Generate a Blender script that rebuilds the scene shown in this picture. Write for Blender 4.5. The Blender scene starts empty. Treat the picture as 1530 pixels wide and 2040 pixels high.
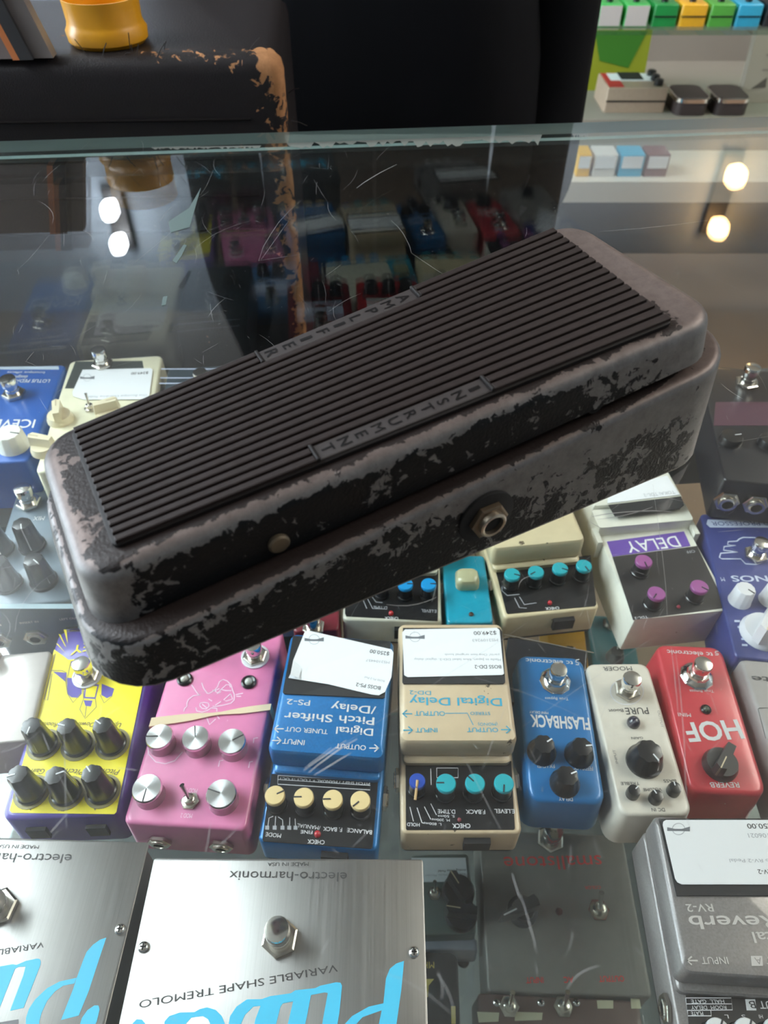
import bpy, bmesh, math, random
from mathutils import Vector, Matrix
random.seed(7)
R = math.radians
scene = bpy.context.scene
col = scene.collection

# ------------------------------------------------------------------ camera
FPX, PITCH, CAMH = 1480.0, R(46), 0.2062
cam_d = bpy.data.cameras.new('camera')
cam = bpy.data.objects.new('camera', cam_d); col.objects.link(cam)
cam.location = (0, 0, CAMH); cam.rotation_euler = (R(90) - PITCH, 0, 0)
cam_d.sensor_fit = 'VERTICAL'; cam_d.sensor_height = 36.0; cam_d.lens = FPX / 2040 * 36
cam_d.clip_start = 0.01
cam_d.dof.use_dof = True; cam_d.dof.focus_distance = 0.36; cam_d.dof.aperture_fstop = 15
scene.camera = cam
scene.view_settings.view_transform = 'Standard'; scene.view_settings.look = 'None'
scene.view_settings.gamma = 1; scene.view_settings.use_curve_mapping = False
scene.view_settings.exposure = 0.95
try:
    scene.cycles.transparent_max_bounces = 40
    scene.cycles.caustics_reflective = False
    scene.cycles.sample_clamp_indirect = 6
except Exception: pass
# ------------------------------------------------------------------ world (dim room light from the rest of the shop)
w = bpy.data.worlds.new('shop_ambience'); scene.world = w; w.use_nodes = True
w.node_tree.nodes['Background'].inputs[0].default_value = (0.62, 0.72, 0.85, 1)
w.node_tree.nodes['Background'].inputs[1].default_value = 0.10
LEFT_LAMP, RIGHT_LAMP, BACK_FILL = 11.5, 7.0, 2.6
WINDOW_LIGHT = 7.0   # overcast daylight in the window of the left wall

# ------------------------------------------------------------------ helpers
def srgb(r, g, b):
    f = lambda c: (c/255/12.92) if c/255 <= .04045 else ((c/255+.055)/1.055)**2.4
    return (f(r), f(g), f(b), 1)
MATS = {}
def mat(name, c, rough=.5, metal=0, coat=0, emit=None, es=1, trans=0, spec=.5):
    if name in MATS: return MATS[name]
    m = bpy.data.materials.new(name); m.use_nodes = True
    p = m.node_tree.nodes['Principled BSDF']
    p.inputs['Base Color'].default_value = c if len(c) == 4 else (*c, 1)
    p.inputs['Roughness'].default_value = rough; p.inputs['Metallic'].default_value = metal
    p.inputs['Coat Weight'].default_value = coat; p.inputs['Coat Roughness'].default_value = .12
    p.inputs['Specular IOR Level'].default_value = spec
    p.inputs['Transmission Weight'].default_value = trans
    if emit: p.inputs['Emission Color'].default_value = emit; p.inputs['Emission Strength'].default_value = es
    MATS[name] = m; return m
def nodes(m): return m.node_tree.nodes, m.node_tree.links, m.node_tree.nodes['Principled BSDF']
def paint(name, c, rough=.35, metal=0, chip=None, amount=.0, scale=60, flake=0, coat=.3):
    """sprayed enamel: slight mottling, optional chips that show another colour, optional metallic flake"""
    if name in MATS: return MATS[name]
    m = mat(name, c, rough, metal, coat); n, l, p = nodes(m)
    tc = n.new('ShaderNodeTexCoord')
    nz = n.new('ShaderNodeTexNoise'); nz.inputs['Scale'].default_value = 900 if flake else 140; nz.inputs['Detail'].default_value = 3
    l.new(tc.outputs['Object'], nz.inputs['Vector'])
    mx = n.new('ShaderNodeMix'); mx.data_type = 'RGBA'
    mx.inputs[6].default_value = tuple(v*(.72 if flake else .9) for v in c[:3])+(1,); mx.inputs[7].default_value = tuple(min(1, v*(1.3 if flake else 1.08)) for v in c[:3])+(1,)
    l.new(nz.outputs['Fac'], mx.inputs[0]); out = mx.outputs[2]
    if chip:
        n2 = n.new('ShaderNodeTexNoise'); n2.inputs['Scale'].default_value = scale; n2.inputs['Detail'].default_value = 5; n2.inputs['Roughness'].default_value = .65
        l.new(tc.outputs['Object'], n2.inputs['Vector'])
        rp = n.new('ShaderNodeValToRGB'); rp.color_ramp.elements[0].position = .66-amount; rp.color_ramp.elements[1].position = .675-amount
        l.new(n2.outputs['Fac'], rp.inputs[0])
        m2 = n.new('ShaderNodeMix'); m2.data_type = 'RGBA'; m2.inputs[7].default_value = chip
        l.new(rp.outputs[0], m2.inputs[0]); l.new(out, m2.inputs[6]); out = m2.outputs[2]
    l.new(out, p.inputs['Base Color'])
    bp = n.new('ShaderNodeBump'); bp.inputs['Strength'].default_value = .08; bp.inputs['Distance'].default_value = .0003
    l.new(nz.outputs['Fac'], bp.inputs['Height']); l.new(bp.outputs[0], p.inputs['Normal'])
    return m
def steel(name, c=(.32, .305, .295), rough=.38, axis=1):
    """brushed sheet steel: fine streaks along one axis"""
    if name in MATS: return MATS[name]
    m = mat(name, c, rough, 1); n, l, p = nodes(m)
    tc = n.new('ShaderNodeTexCoord'); mp = n.new('ShaderNodeMapping')
    s = [1400, 1400, 1400]; s[axis] = 8; mp.inputs['Scale'].default_value = s
    nz = n.new('ShaderNodeTexNoise'); nz.inputs['Scale'].default_value = 1; nz.inputs['Detail'].default_value = 4
    l.new(tc.outputs['Object'], mp.inputs[0]); l.new(mp.outputs[0], nz.inputs['Vector'])
    rp = n.new('ShaderNodeMapRange'); rp.inputs[3].default_value = rough-.06; rp.inputs[4].default_value = rough+.16
    l.new(nz.outputs['Fac'], rp.inputs[0]); l.new(rp.outputs[0], p.inputs['Roughness'])
    mx = n.new('ShaderNodeMix'); mx.data_type = 'RGBA'
    mx.inputs[6].default_value = tuple(v*.82 for v in c)+(1,); mx.inputs[7].default_value = tuple(min(1, v*1.12) for v in c)+(1,)
    l.new(nz.outputs['Fac'], mx.inputs[0]); l.new(mx.outputs[2], p.inputs['Base Color'])
    return m
def glass_mat(name, tint, spec=1.0, rough=.0, f0=.04):
    """clear sheet glass: straight transmission with a Schlick reflection"""
    m = bpy.data.materials.new(name); m.use_nodes = True
    n, l = m.node_tree.nodes, m.node_tree.links
    for x in list(n): n.remove(x)
    o = n.new('ShaderNodeOutputMaterial'); mx = n.new('ShaderNodeMixShader')
    t = n.new('ShaderNodeBsdfTransparent'); t.inputs[0].default_value = tint
    g = n.new('ShaderNodeBsdfGlossy'); g.inputs['Roughness'].default_value = rough; g.inputs[0].default_value = (spec, spec, spec, 1)
    lw = n.new('ShaderNodeLayerWeight'); lw.inputs[0].default_value = .5
    pw = n.new('ShaderNodeMath'); pw.operation = 'POWER'; pw.inputs[1].default_value = 5
    ma = n.new('ShaderNodeMath'); ma.operation = 'MULTIPLY_ADD'; ma.inputs[1].default_value = 1-f0; ma.inputs[2].default_value = f0
    l.new(lw.outputs['Facing'], pw.inputs[0]); l.new(pw.outputs[0], ma.inputs[0]); l.new(ma.outputs[0], mx.inputs[0])
    l.new(t.outputs[0], mx.inputs[1]); l.new(g.outputs[0], mx.inputs[2]); l.new(mx.outputs[0], o.inputs[0])
    MATS[name] = m; return m

def rrect(w, d, r, n=4, cx=0, cy=0):
    r = max(1e-5, min(r, w/2-1e-5, d/2-1e-5)); P = []
    for k, (sx, sy) in enumerate(((1, 1), (-1, 1), (-1, -1), (1, -1))):
        for i in range(n+1):
            a = R(90)*k + R(90)*i/n
            P.append((cx+sx*(w/2-r)+r*math.cos(a), cy+sy*(d/2-r)+r*math.sin(a)))
    return P
def circle(r, n=20, cx=0, cy=0, a0=0): return [(cx+r*math.cos(a0+2*math.pi*i/n), cy+r*math.sin(a0+2*math.pi*i/n)) for i in range(n)]
class MB:
    def __init__(s): s.v = []; s.f = []; s.m = []
    def face(s, idx, mi=0): s.f.append(tuple(idx)); s.m.append(mi)
    def loft(s, rings, cap0=True, cap1=True, mi=0, capm=None):
        b = len(s.v); k = len(rings[0])
        for r in rings: s.v += [tuple(p) for p in r]
        for i in range(len(rings)-1):
            for j in range(k):
                j2 = (j+1) % k
                s.face((b+i*k+j, b+i*k+j2, b+(i+1)*k+j2, b+(i+1)*k+j), mi)
        if cap0: s.face(tuple(b+j for j in reversed(range(k))), mi)
        if cap1: s.face(tuple(b+(len(rings)-1)*k+j for j in range(k)), mi if capm is None else capm)
        return s
    def prism(s, poly, z0, z1, mi=0):
        a = sum(poly[i][0]*poly[(i+1) % len(poly)][1]-poly[(i+1) % len(poly)][0]*poly[i][1] for i in range(len(poly)))
        if a < 0: poly = poly[::-1]
        return s.loft([[(x, y, z0) for x, y in poly], [(x, y, z1) for x, y in poly]], mi=mi)
    def box(s, x0, x1, y0, y1, z0, z1, mi=0): return s.prism([(x0, y0), (x1, y0), (x1, y1), (x0, y1)], z0, z1, mi)
    def lathe(s, prof, cx=0, cy=0, n=20, mi=0, cap0=True, cap1=True, a0=0):
        return s.loft([[(cx+r*math.cos(a0+2*math.pi*j/n), cy+r*math.sin(a0+2*math.pi*j/n), z) for j in range(n)] for r, z in prof], cap0, cap1, mi)
    def tube(s, pts, r, n=8, mi=0, taper=None):
        rings = []; pts = [Vector(p) for p in pts]
        for i, p in enumerate(pts):
            t = (pts[min(i+1, len(pts)-1)]-pts[max(i-1, 0)]).normalized()
            u = t.cross(Vector((0, 0, 1)));
            if u.length < 1e-3: u = t.cross(Vector((0, 1, 0)))
            u.normalize(); q = t.cross(u); rr = r if taper is None else r*taper[i]
            rings.append([tuple(p+u*rr*math.cos(2*math.pi*j/n)+q*rr*math.sin(2*math.pi*j/n)) for j in range(n)])
        return s.loft([r_[::-1] for r_ in rings])
    def xf(s, M):
        s.v = [tuple(M @ Vector(p)) for p in s.v]; return s
    def build(s, name, m, parent=None, smooth=True, ang=40):
        me = bpy.data.meshes.new(name); me.from_pydata(s.v, [], s.f)
        for q in (m if isinstance(m, (list, tuple)) else [m]): me.materials.append(q)
        me.polygons.foreach_set('material_index', s.m)
        if smooth:
            me.polygons.foreach_set('use_smooth', [True]*len(s.f))
            try: me.set_sharp_from_angle(angle=R(ang))
            except Exception: pass
        me.update()
        o = bpy.data.objects.new(name, me); col.objects.link(o)
        if parent: o.parent = parent
        return o
def thing(name, label, cat, loc=(0, 0, 0), rz=0, group=None):
    o = bpy.data.objects.new(name, None); col.objects.link(o); o.empty_display_size = .02
    o.location = loc; o.rotation_euler = (0, 0, rz); tag(o, label, cat, group); return o
def tag(o, label=None, cat=None, group=None, kind=None):
    if label: o['label'] = label
    if cat: o['category'] = cat
    if group: o['group'] = group
    if kind: o['kind'] = kind
    return o
def copy_tree(o, parent=None):
    kids = list(o.children); c = o.copy(); col.objects.link(c); c.parent = parent
    for k in kids: copy_tree(k, c)
    return c

# pixel -> ray -> point on a plane (the place of a thing follows from what it rests on)
CV = Vector((0, 0, CAMH))
FW, UP = Vector((0, math.cos(PITCH), -math.sin(PITCH))), Vector((0, math.sin(PITCH), math.cos(PITCH)))
def ray(u, v): return FW + Vector((1, 0, 0))*((u-765)/FPX) - UP*((v-1020)/FPX)
def at_z(u, v, z): d = ray(u, v); return CV + d*((z-CAMH)/d.z)
def at_y(u, v, y): d = ray(u, v); return CV + d*(y/d.y)
CROP = dict(F=(0, 0, 1), C1=(0, 1230, 4.533), C2=(240, 1230, 4.25), C3=(500, 1230, 4.163), C4=(760, 1230, 4.163), C5=(1010, 1260, 4.638),
            C6=(1170, 1260, 4.25), B1=(0, 1640, 3.06), B2=(400, 1640, 3.06), B3=(800, 1640, 3.06), B4=(1200, 1600, 4.636), D5=(600, 980, 3.825),
            D6=(880, 940, 4.135), D7=(1150, 900, 4.026), D8=(1300, 650, 5.1), A4=(0, 680, 3.825), A5=(0, 950, 3.825), E1=(220, 1880, 2.39),
            E2=(0, 1840, 6.375), E3=(340, 1330, 9.5625), W1=(60, 830, 2.55), W4=(500, 750, 2.55), W3=(450, 550, 2.782))
def px(c, x, y): a = CROP[c]; return a[0]+x/a[2], a[1]+y/a[2]

_cap = {}
def text_mesh(s, bold=0, shear=0):
    cu = bpy.data.curves.new('t', 'FONT'); cu.body = s; cu.size = 1; cu.offset = 0 if ('M' in s or 'm' in s) else min(bold, .030)*.8; cu.shear = shear; cu.resolution_u = 3
    cu.fill_mode = 'FRONT'
    o = bpy.data.objects.new('t', cu); col.objects.link(o)
    dg = bpy.context.evaluated_depsgraph_get(); me = o.evaluated_get(dg).to_mesh()
    v = [(q.co.x, q.co.y) for q in me.vertices]; f = [tuple(p.vertices) for p in me.polygons]
    o.evaluated_get(dg).to_mesh_clear(); bpy.data.objects.remove(o); bpy.data.curves.remove(cu)
    return v, f
CAP = .69
class Ped:
    """a thing with a local frame (x right, y towards the jack end, z up) and pixel look-ups on planes in that frame"""
    def __init__(s, name, label, cat, x, y, z, rot, group=None):
        s.root = thing(name, label, cat, (x, y, z), rot, group); s.M = Matrix.Translation((x, y, z)) @ Matrix.Rotation(rot, 4, 'Z'); s.I = s.M.inverted()
        s.z = z; s.h = 0; s.c = 'F'; s.slope = 0; s.y0 = 0
    def L(s, x, y, dz=0, h=None):
        """crop pixel -> local (x, y) on the plane z = h + slope*(y-y0) + dz"""
        hh = (s.h if h is None else h)+dz; yy = s.y0
        for _ in range(4):
            p = s.I @ at_z(*px(s.c, x, y), s.z+hh+s.slope*(yy-s.y0)); yy = p.y
            if not s.slope: break
        return p.x, p.y
    def Z(s, y, dz=0): return s.h+s.slope*(y-s.y0)+dz
    def text(s, t, x0, y0, x1, y1, hp, m, bold=0, shear=0, dz=.0002, parent=None, name='lettering'):
        a = Vector(s.L(x0, y0)); b = Vector(s.L(x1, y1)); c = Vector(s.L((x0+x1)/2, (y0+y1)/2+hp))
        d = b-a; wd = d.length; d.normalize(); n = Vector((-d.y, d.x)); hh = (c-(a+b)/2).dot(n)
        return s.put(t, a, d, n, wd, hh, m, bold, shear, dz, parent, name)
    def put(s, t, a, d, n, wd, hh, m, bold=0, shear=0, dz=.0002, parent=None, name='lettering'):
        v, f = text_mesh(t, bold, shear)
        if not v: return
        x0 = min(p[0] for p in v); x1 = max(p[0] for p in v); sx = wd/(x1-x0); sy = hh/CAP
        B = MB(); B.v = []
        for p in v:
            q = a+d*((p[0]-x0)*sx)+n*(p[1]*sy); B.v.append((q.x, q.y, s.Z(q.y, dz)))
        for k in f: B.face(k)
        return B.build(name, m, parent or s.root, smooth=False)
    def poly(s, pts, m, name, dz=.0001, th=.0002, parent=None, local=False):
        q = [p if local else s.L(*p) for p in pts]
        B = MB(); a = sum(q[i][0]*q[(i+1) % len(q)][1]-q[(i+1) % len(q)][0]*q[i][1] for i in range(len(q)))
        if a < 0: q = q[::-1]
        B.loft([[(x, y, s.Z(y, dz-th)) for x, y in q], [(x, y, s.Z(y, dz)) for x, y in q]])
        return B.build(name, m, parent or s.root, smooth=False)
    def stroke(s, lines, wd, m, name='line_art', dz=.0002, parent=None):
        B = MB()
        for pts in lines:
            q = [Vector(s.L(*p)) for p in pts]; L_ = []; R_ = []
            for i, p in enumerate(q):
                t = (q[min(i+1, len(q)-1)]-q[max(i-1, 0)]).normalized(); nn = Vector((-t.y, t.x))*wd/2
                L_.append(p+nn); R_.append(p-nn)
            b = len(B.v); B.v += [(p.x, p.y, s.Z(p.y, dz)) for p in L_]+[(p.x, p.y, s.Z(p.y, dz)) for p in R_]; k = len(q)
            for i in range(k-1): B.face((b+i+1, b+i, b+k+i, b+k+i+1))
        return B.build(name, m, parent or s.root, smooth=False)
    def arrow(s, x, y, ln, m, head):  # head: +1 points to image right
        e = ln/2*head
        return s.stroke([[(x-e, y), (x+e, y)], [(x+e*.1, y-ln*.38), (x+e, y), (x+e*.1, y+ln*.38)]], .00075, m, 'arrow')

def fit(c, pts, hs, z0):
    """far-left, far-right, near-right, near-left pixels of a top face -> centre, rotation, width, depth"""
    wpt = [at_z(*px(c, *p), z0+h) for p, h in zip(pts, hs)]
    wpt = [Vector((p.x, p.y)) for p in wpt]; fl, fr, nr, nl = wpt
    ex = (fl-fr)+(nl-nr); ey = (nl-fl)+(nr-fr)
    e = (ex/2).normalized()*.5 + Vector((ey.y, -ey.x)).normalized()*.5
    ctr = (fl+fr+nr+nl)/4; rot = math.atan2(e.y, e.x)
    return ctr, rot, ex.length/2, ey.length/2

# ------------------------------------------------------------------ shared materials
CHROME = mat('chrome', (.78, .76, .72), .12, 1); NICKEL = mat('nickel', (.66, .62, .55), .22, 1)
BLACKP = mat('black_plastic', (.012, .012, .013), .28, 0, .3); BLACKM = mat('matt_black', (.012, .012, .014), .6)
WHITE = mat('white_print', (.75, .75, .76), .6); BLACKINK = mat('black_ink', (.03, .03, .035), .6); GREYINK = mat('grey_ink', (.42, .43, .46), .7)
PAPER = mat('label_paper', (.83, .84, .86), .55); RUBBER = mat('black_rubber', (.018, .018, .019), .75)
HOLE = mat('hole_black', (.002, .002, .002), .9); REDLED = mat('red_led', (.45, .02, .03), .15, 0, .6); CLEARLED = mat('clear_led', (.5, .52, .45), .1, 0, .8)

def foot_switch(P, x, y, s=1.0, dome=False, ring=None, h=None):
    z = P.Z(y) if h is None else h
    B = MB(); B.lathe([(.0052*s, z), (.0052*s, z+.006*s), (.0045*s, z+.0062*s), (.0045*s, z+.0085*s), (.0056*s, z+.0088*s), (.0058*s, z+.0145*s), (.0053*s, z+.0156*s), (.003*s, z+.0160*s)], x, y, 24)
    o = B.build('foot_switch', CHROME, P.root)
    if ring: r = MB().lathe([(ring, z), (ring, z+.0011), (ring*.9, z+.0014)], x, y, 28); r.build('plastic_washer', mat('washer_plastic', (.72, .70, .72), .35), o)
    if dome: MB().lathe([(.0108*s, z), (.0108*s, z+.0008), (.0098*s, z+.0022), (.0074*s, z+.0036), (.0068*s, z+.005)], x, y, 10).build('dress_nut', CHROME, o, ang=25)
    else: MB().lathe([(.0074*s, z), (.0086*s, z+.0006), (.0086*s, z+.0030), (.0076*s, z+.0036)], x, y, 6, a0=.4).build('hex_nut', NICKEL, o, smooth=False)
    return o
def lobed(r, n, depth, k=12): return [(r*(1-depth*(.5+.5*math.cos(n*a))**2)*math.cos(a), r*(1-depth*(.5+.5*math.cos(n*a))**2)*math.sin(a)) for a in [2*math.pi*i/(n*k//2) for i in range(n*k//2)]]
def knob(P, x, y, kind, ang=0, m=None, s=1.0, h=None, cap=None, name='knob', hs=1.0):
    """ang: image direction of the pointer, 0 = towards image right, counter-clockwise"""
    z = P.Z(y) if h is None else h; a = R(ang)+math.pi; d = Vector((math.cos(a), math.sin(a))); n = Vector((-d.y, d.x))
    def pointer(r0, r1, zz, wd, pm, o, zz2=None):
        b = MB(); p = [(x+d.x*r0+n.x*wd, y+d.y*r0+n.y*wd), (x+d.x*r0-n.x*wd, y+d.y*r0-n.y*wd), (x+d.x*r1-n.x*wd, y+d.y*r1-n.y*wd), (x+d.x*r1+n.x*wd, y+d.y*r1+n.y*wd)]
        b.prism(p, zz-.0002, zz+.0002)
        if zz2 is not None:
            q = r1+.0002; r2 = zz2[0]
            b.loft([[(x+d.x*q+n.x*wd*e, y+d.y*q+n.y*wd*e, zz) for e in (-1, 1)]+[(x+d.x*(q-.001)+n.x*wd, y+d.y*(q-.001)+n.y*wd, zz), (x+d.x*(q-.001)-n.x*wd, y+d.y*(q-.001)-n.y*wd, zz)],
                    [(x+d.x*r2+n.x*wd*e, y+d.y*r2+n.y*wd*e, zz2[1]) for e in (-1, 1)]+[(x+d.x*(r2-.001)+n.x*wd, y+d.y*(r2-.001)+n.y*wd, zz2[1]), (x+d.x*(r2-.001)-n.x*wd, y+d.y*(r2-.001)-n.y*wd, zz2[1])]])
        b.build('pointer', pm, o, smooth=False)
    if kind == 'boss':
        o = MB().lathe([(.0064*s, z), (.0064*s, z+.002), (.0058*s, z+.0025), (.0056*s, z+.0115)], x, y, 22).build(name, BLACKP, P.root)
        MB().lathe([(.0058*s, z+.0115), (.0060*s, z+.012), (.0060*s, z+.0142), (.0055*s, z+.0148), (.003*s, z+.0149)], x, y, 26).build('coloured_cap', m, o)
        pointer(.0012*s, .0058*s, z+.0150, .0004, BLACKINK, o)
    elif kind == 'fluted':
        rings = []
        for r, zz, dp in ((.0088, 0, 0), (.0088, .0016, 0), (.0080, .002, .03), (.0070, .010, .1), (.0064, .0155, .12), (.0056, .0168, .1), (.0030, .0170, 0)):
            rings.append([(x+p[0]*s, y+p[1]*s, z+zz*s*hs) for p in lobed(r, 7, dp, 10)])
        o = MB().loft(rings).build(name, m or BLACKP, P.root)
        pointer(.0010*s, .0056*s, z+.0171*s*hs, .00038, WHITE, o, (.0078*s, z+.004*s))
    elif kind == 'round':
        rings = []
        for r, zz, dp in ((.0092, 0, 0), (.0092, .002, 0), (.0086, .0028, .03), (.0072, .0100, .10), (.0062, .0120, .10), (.0030, .0126, 0)):
            rings.append([(x+p[0]*s, y+p[1]*s, z+zz*s) for p in lobed(r, 8, dp, 10)])
        o = MB().loft(rings).build(name, m or BLACKP, P.root)
        pointer(.0022*s, .0060*s, z+.0126*s, .00042, WHITE, o, (.0082*s, z+.005*s))
    elif kind == 'small':
        o = MB().lathe([(.0040*s, z), (.0040*s, z+.004), (.0036*s, z+.0062), (.0018*s, z+.0066)], x, y, 16).build(name, m or BLACKP, P.root)
        pointer(.001*s, .0034*s, z+.0066, .0003, WHITE, o)
    elif kind == 'fin':
        o = MB().lathe([(.0100*s, z), (.0100*s, z+.0022), (.0092*s, z+.0045), (.0088*s, z+.0062)], x, y, 24).build(name, m or BLACKP, P.root)
        c = [(-.0098, -.0026), (-.0098, .0026), (.0086, .0034), (.0106, 0), (.0086, -.0034)]
        q = [(x+(d.x*p[0]+n.x*p[1])*s, y+(d.y*p[0]+n.y*p[1])*s) for p in c]
        MB().loft([[(p[0], p[1], z+.0055) for p in q], [(x+(p[0]-x)*.9, y+(p[1]-y)*.9, z+.0135*s) for p in q]][::1]).build('grip', m or BLACKP, o, smooth=False)
        pointer(.0010*s, .0092*s, z+.0136*s, .00035, mat('cream_line', (.62, .52, .34), .5), o, (.0104*s, z+.006))
    elif kind == 'alu':
        o = MB().lathe([(.0086*s, z), (.0080*s, z+.0015), (.0080*s, z+.0085)], x, y, 28).build(name, cap or mat('smoky_skirt', (.42, .22, .30), .2, .3, .4), P.root)
        am = MATS.get('spun_aluminium')
        if not am:
            am = mat('spun_aluminium', (.80, .80, .80), .26, 1); p_ = am.node_tree.nodes['Principled BSDF']; p_.inputs['Anisotropic'].default_value = .85
            tg = am.node_tree.nodes.new('ShaderNodeTangent'); tg.direction_type = 'RADIAL'; tg.axis = 'Z'; am.node_tree.links.new(tg.outputs[0], p_.inputs['Tangent'])
        c = MB().lathe([(.0082*s, 0), (.0086*s, .0006), (.0086*s, .0016), (.0080*s, .0028), (.0002, .0029)], 0, 0, 40).build('metal_cap', am, o); c.location = (x, y, z+.0085)
        pointer(.0006*s, .0080*s, z+.0115, .00025, BLACKINK, o)
    elif kind == 'barrel':
        rings = [[(x+p[0]*s, y+p[1]*s, z+zz) for p in lobed(r, 12, dp, 6)] for r, zz, dp in ((.0082, 0, 0), (.0080, .001, .06), (.0070, .0135, .07), (.0062, .0146, .05), (.003, .0148, 0))]
        o = MB().loft(rings).build(name, m, P.root)
        pointer(.0014*s, .0064*s, z+.0149, .00035, BLACKINK, o)
    elif kind == 'chicken':
        o = MB().lathe([(.0095*s, z), (.0095*s, z+.002), (.0070*s, z+.0045), (.0066*s, z+.0080)], x, y, 20).build(name, m or BLACKP, P.root)
        c = [(-.009, -.004), (-.010, 0), (-.009, .004), (.006, .0032), (.017, .0006), (.017, -.0006), (.006, -.0032)]
        q = [(x+(d.x*p[0]+n.x*p[1])*s, y+(d.y*p[0]+n.y*p[1])*s) for p in c]
        MB().loft([[(p[0], p[1], z+.004) for p in q[::-1]], [(x+(p[0]-x)*.92, y+(p[1]-y)*.85, z+.0145*s) for p in q[::-1]]]).build('grip', m or BLACKP, o, smooth=False)
        pointer(.006*s, .015*s, z+.0147*s, .0005, WHITE, o)
    return o
def led(P, x, y, m=REDLED, r=.0015, bezel=None):
    z = P.Z(y)
    o = MB().lathe([(r, z), (r, z+r*.5), (r*.8, z+r*1.0), (r*.3, z+r*1.3)], x, y, 14).build('indicator_light', m, P.root)
    if bezel: MB().lathe([(bezel, z), (bezel, z+.0012), (bezel*.8, z+.0020), (r*1.05, z+.0016)], x, y, 22, cap1=False).build('bezel', BLACKP, o)
def jack(P, x, y, z, axis, s=1.0, out=.0035):
    """jack socket: hexagon nut and bushing on a side wall; axis 'x+','x-','y+'"""
    B = MB().lathe([(.0072*s, 0), (.0080*s, .0005), (.0080*s, .0024), (.0072*s, .0028)], n=6); N = MB().lathe([(.0055*s, .0024), (.0055*s, out), (.0048*s, out+.0003), (.0034*s, out+.0003), (.0032*s, out-.0006)], n=18, cap1=False)
    H_ = MB().lathe([(.0036*s, out-.0004), (.0034*s, out-.0003)], n=16)
    M = Matrix.Translation((x, y, z)) @ {'x+': Matrix.Rotation(R(90), 4, 'Y'), 'x-': Matrix.Rotation(R(-90), 4, 'Y'), 'y+': Matrix.Rotation(R(-90), 4, 'X'), 'y-': Matrix.Rotation(R(90), 4, 'X')}[axis]
    o = N.xf(M).build('jack_socket', NICKEL, P.root); B.xf(M).build('hex_nut', NICKEL, o, smooth=False); H_.xf(M).build('socket_hole', HOLE, o)
    return o
def toggle(P, x, y, ang=60, s=1.0):
    z = P.Z(y)
    o = MB().lathe([(.0046*s, z), (.0046*s, z+.002), (.0034*s, z+.0022), (.0034*s, z+.0050), (.0026*s, z+.0056)], x, y, 16).build('toggle_switch', NICKEL, P.root)
    a = R(ang)+math.pi; d = Vector((math.cos(a)*.45, math.sin(a)*.45, 1)).normalized()
    MB().tube([Vector((x, y, z+.005)), Vector((x, y, z+.005))+d*.006*s, Vector((x, y, z+.005))+d*.011*s], .0013*s, 10, taper=[.75, .9, 1.15]).build('lever', CHROME, o)
    MB().lathe([(.0056*s, z), (.0056*s, z+.0014)], x, y, 6).build('hex_nut', NICKEL, o, smooth=False)
def screw(P, x, y, r=.0028, m=None):
    z = P.Z(y)
    o = MB().lathe([(r, z), (r, z+.0006), (r*.85, z+.0014), (r*.45, z+.0019)], x, y, 18).build('screw', m or CHROME, P.root)
    B = MB()
    for dx, dy in ((.55, .13), (.13, .55)): B.box(x-r*dx, x+r*dx, y-r*dy, y+r*dy, z+.0016, z+.00192)
    B.build('cross_slot', HOLE, o, smooth=False)
def shell(w, d, h, r=.004, bev=.0015, draft=.0015, z0=.0015, y0=0, n=5):
    """die-cast box: drafted walls, rounded corners, eased top edge"""
    rg = [[(x, y+y0, z0) for x, y in rrect(w+2*draft, d+2*draft, r+draft, n)], [(x, y+y0, h-bev) for x, y in rrect(w, d, r, n)]]
    for k in (1, 2, 3):
        a = R(30)*k; i = bev*(1-math.cos(a)); rg.append([(x, y+y0, h-bev+bev*math.sin(a)) for x, y in rrect(w-2*i, d-2*i, r, n)])
    return MB().loft(rg)
def price_label(P, pts, texts, logo=None, dz=.0006, curl=None):
    o = P.poly(pts, PAPER, 'price_label', dz, .0003)
    for t in texts: P.text(*t[:6], t[6] if len(t) > 6 else BLACKINK, t[7] if len(t) > 7 else .006, dz=dz+.0001, parent=o, name='print')
    if logo:  # a dark bow-tie banner over a pale ring
        x, y, s = logo
        P.poly([(x-s, y-s*.16), (x-s*.3, y-s*.02), (x+s*.3, y-s*.02), (x+s, y-s*.22), (x+s, y+s*.2), (x+s*.3, y+s*.17), (x-s*.3, y+s*.17), (x-s, y+s*.16)], mat('label_logo', (.16, .17, .19), .6), 'shop_logo', dz+.0001, .0001, o)
        c = [(x+s*.55*math.cos(a), y+s*.5*math.sin(a)) for a in [R(15*k) for k in range(25)]]
        P.stroke([c], .0004, GREYINK, 'shop_logo', dz+.00009, o)
    return o
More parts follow.
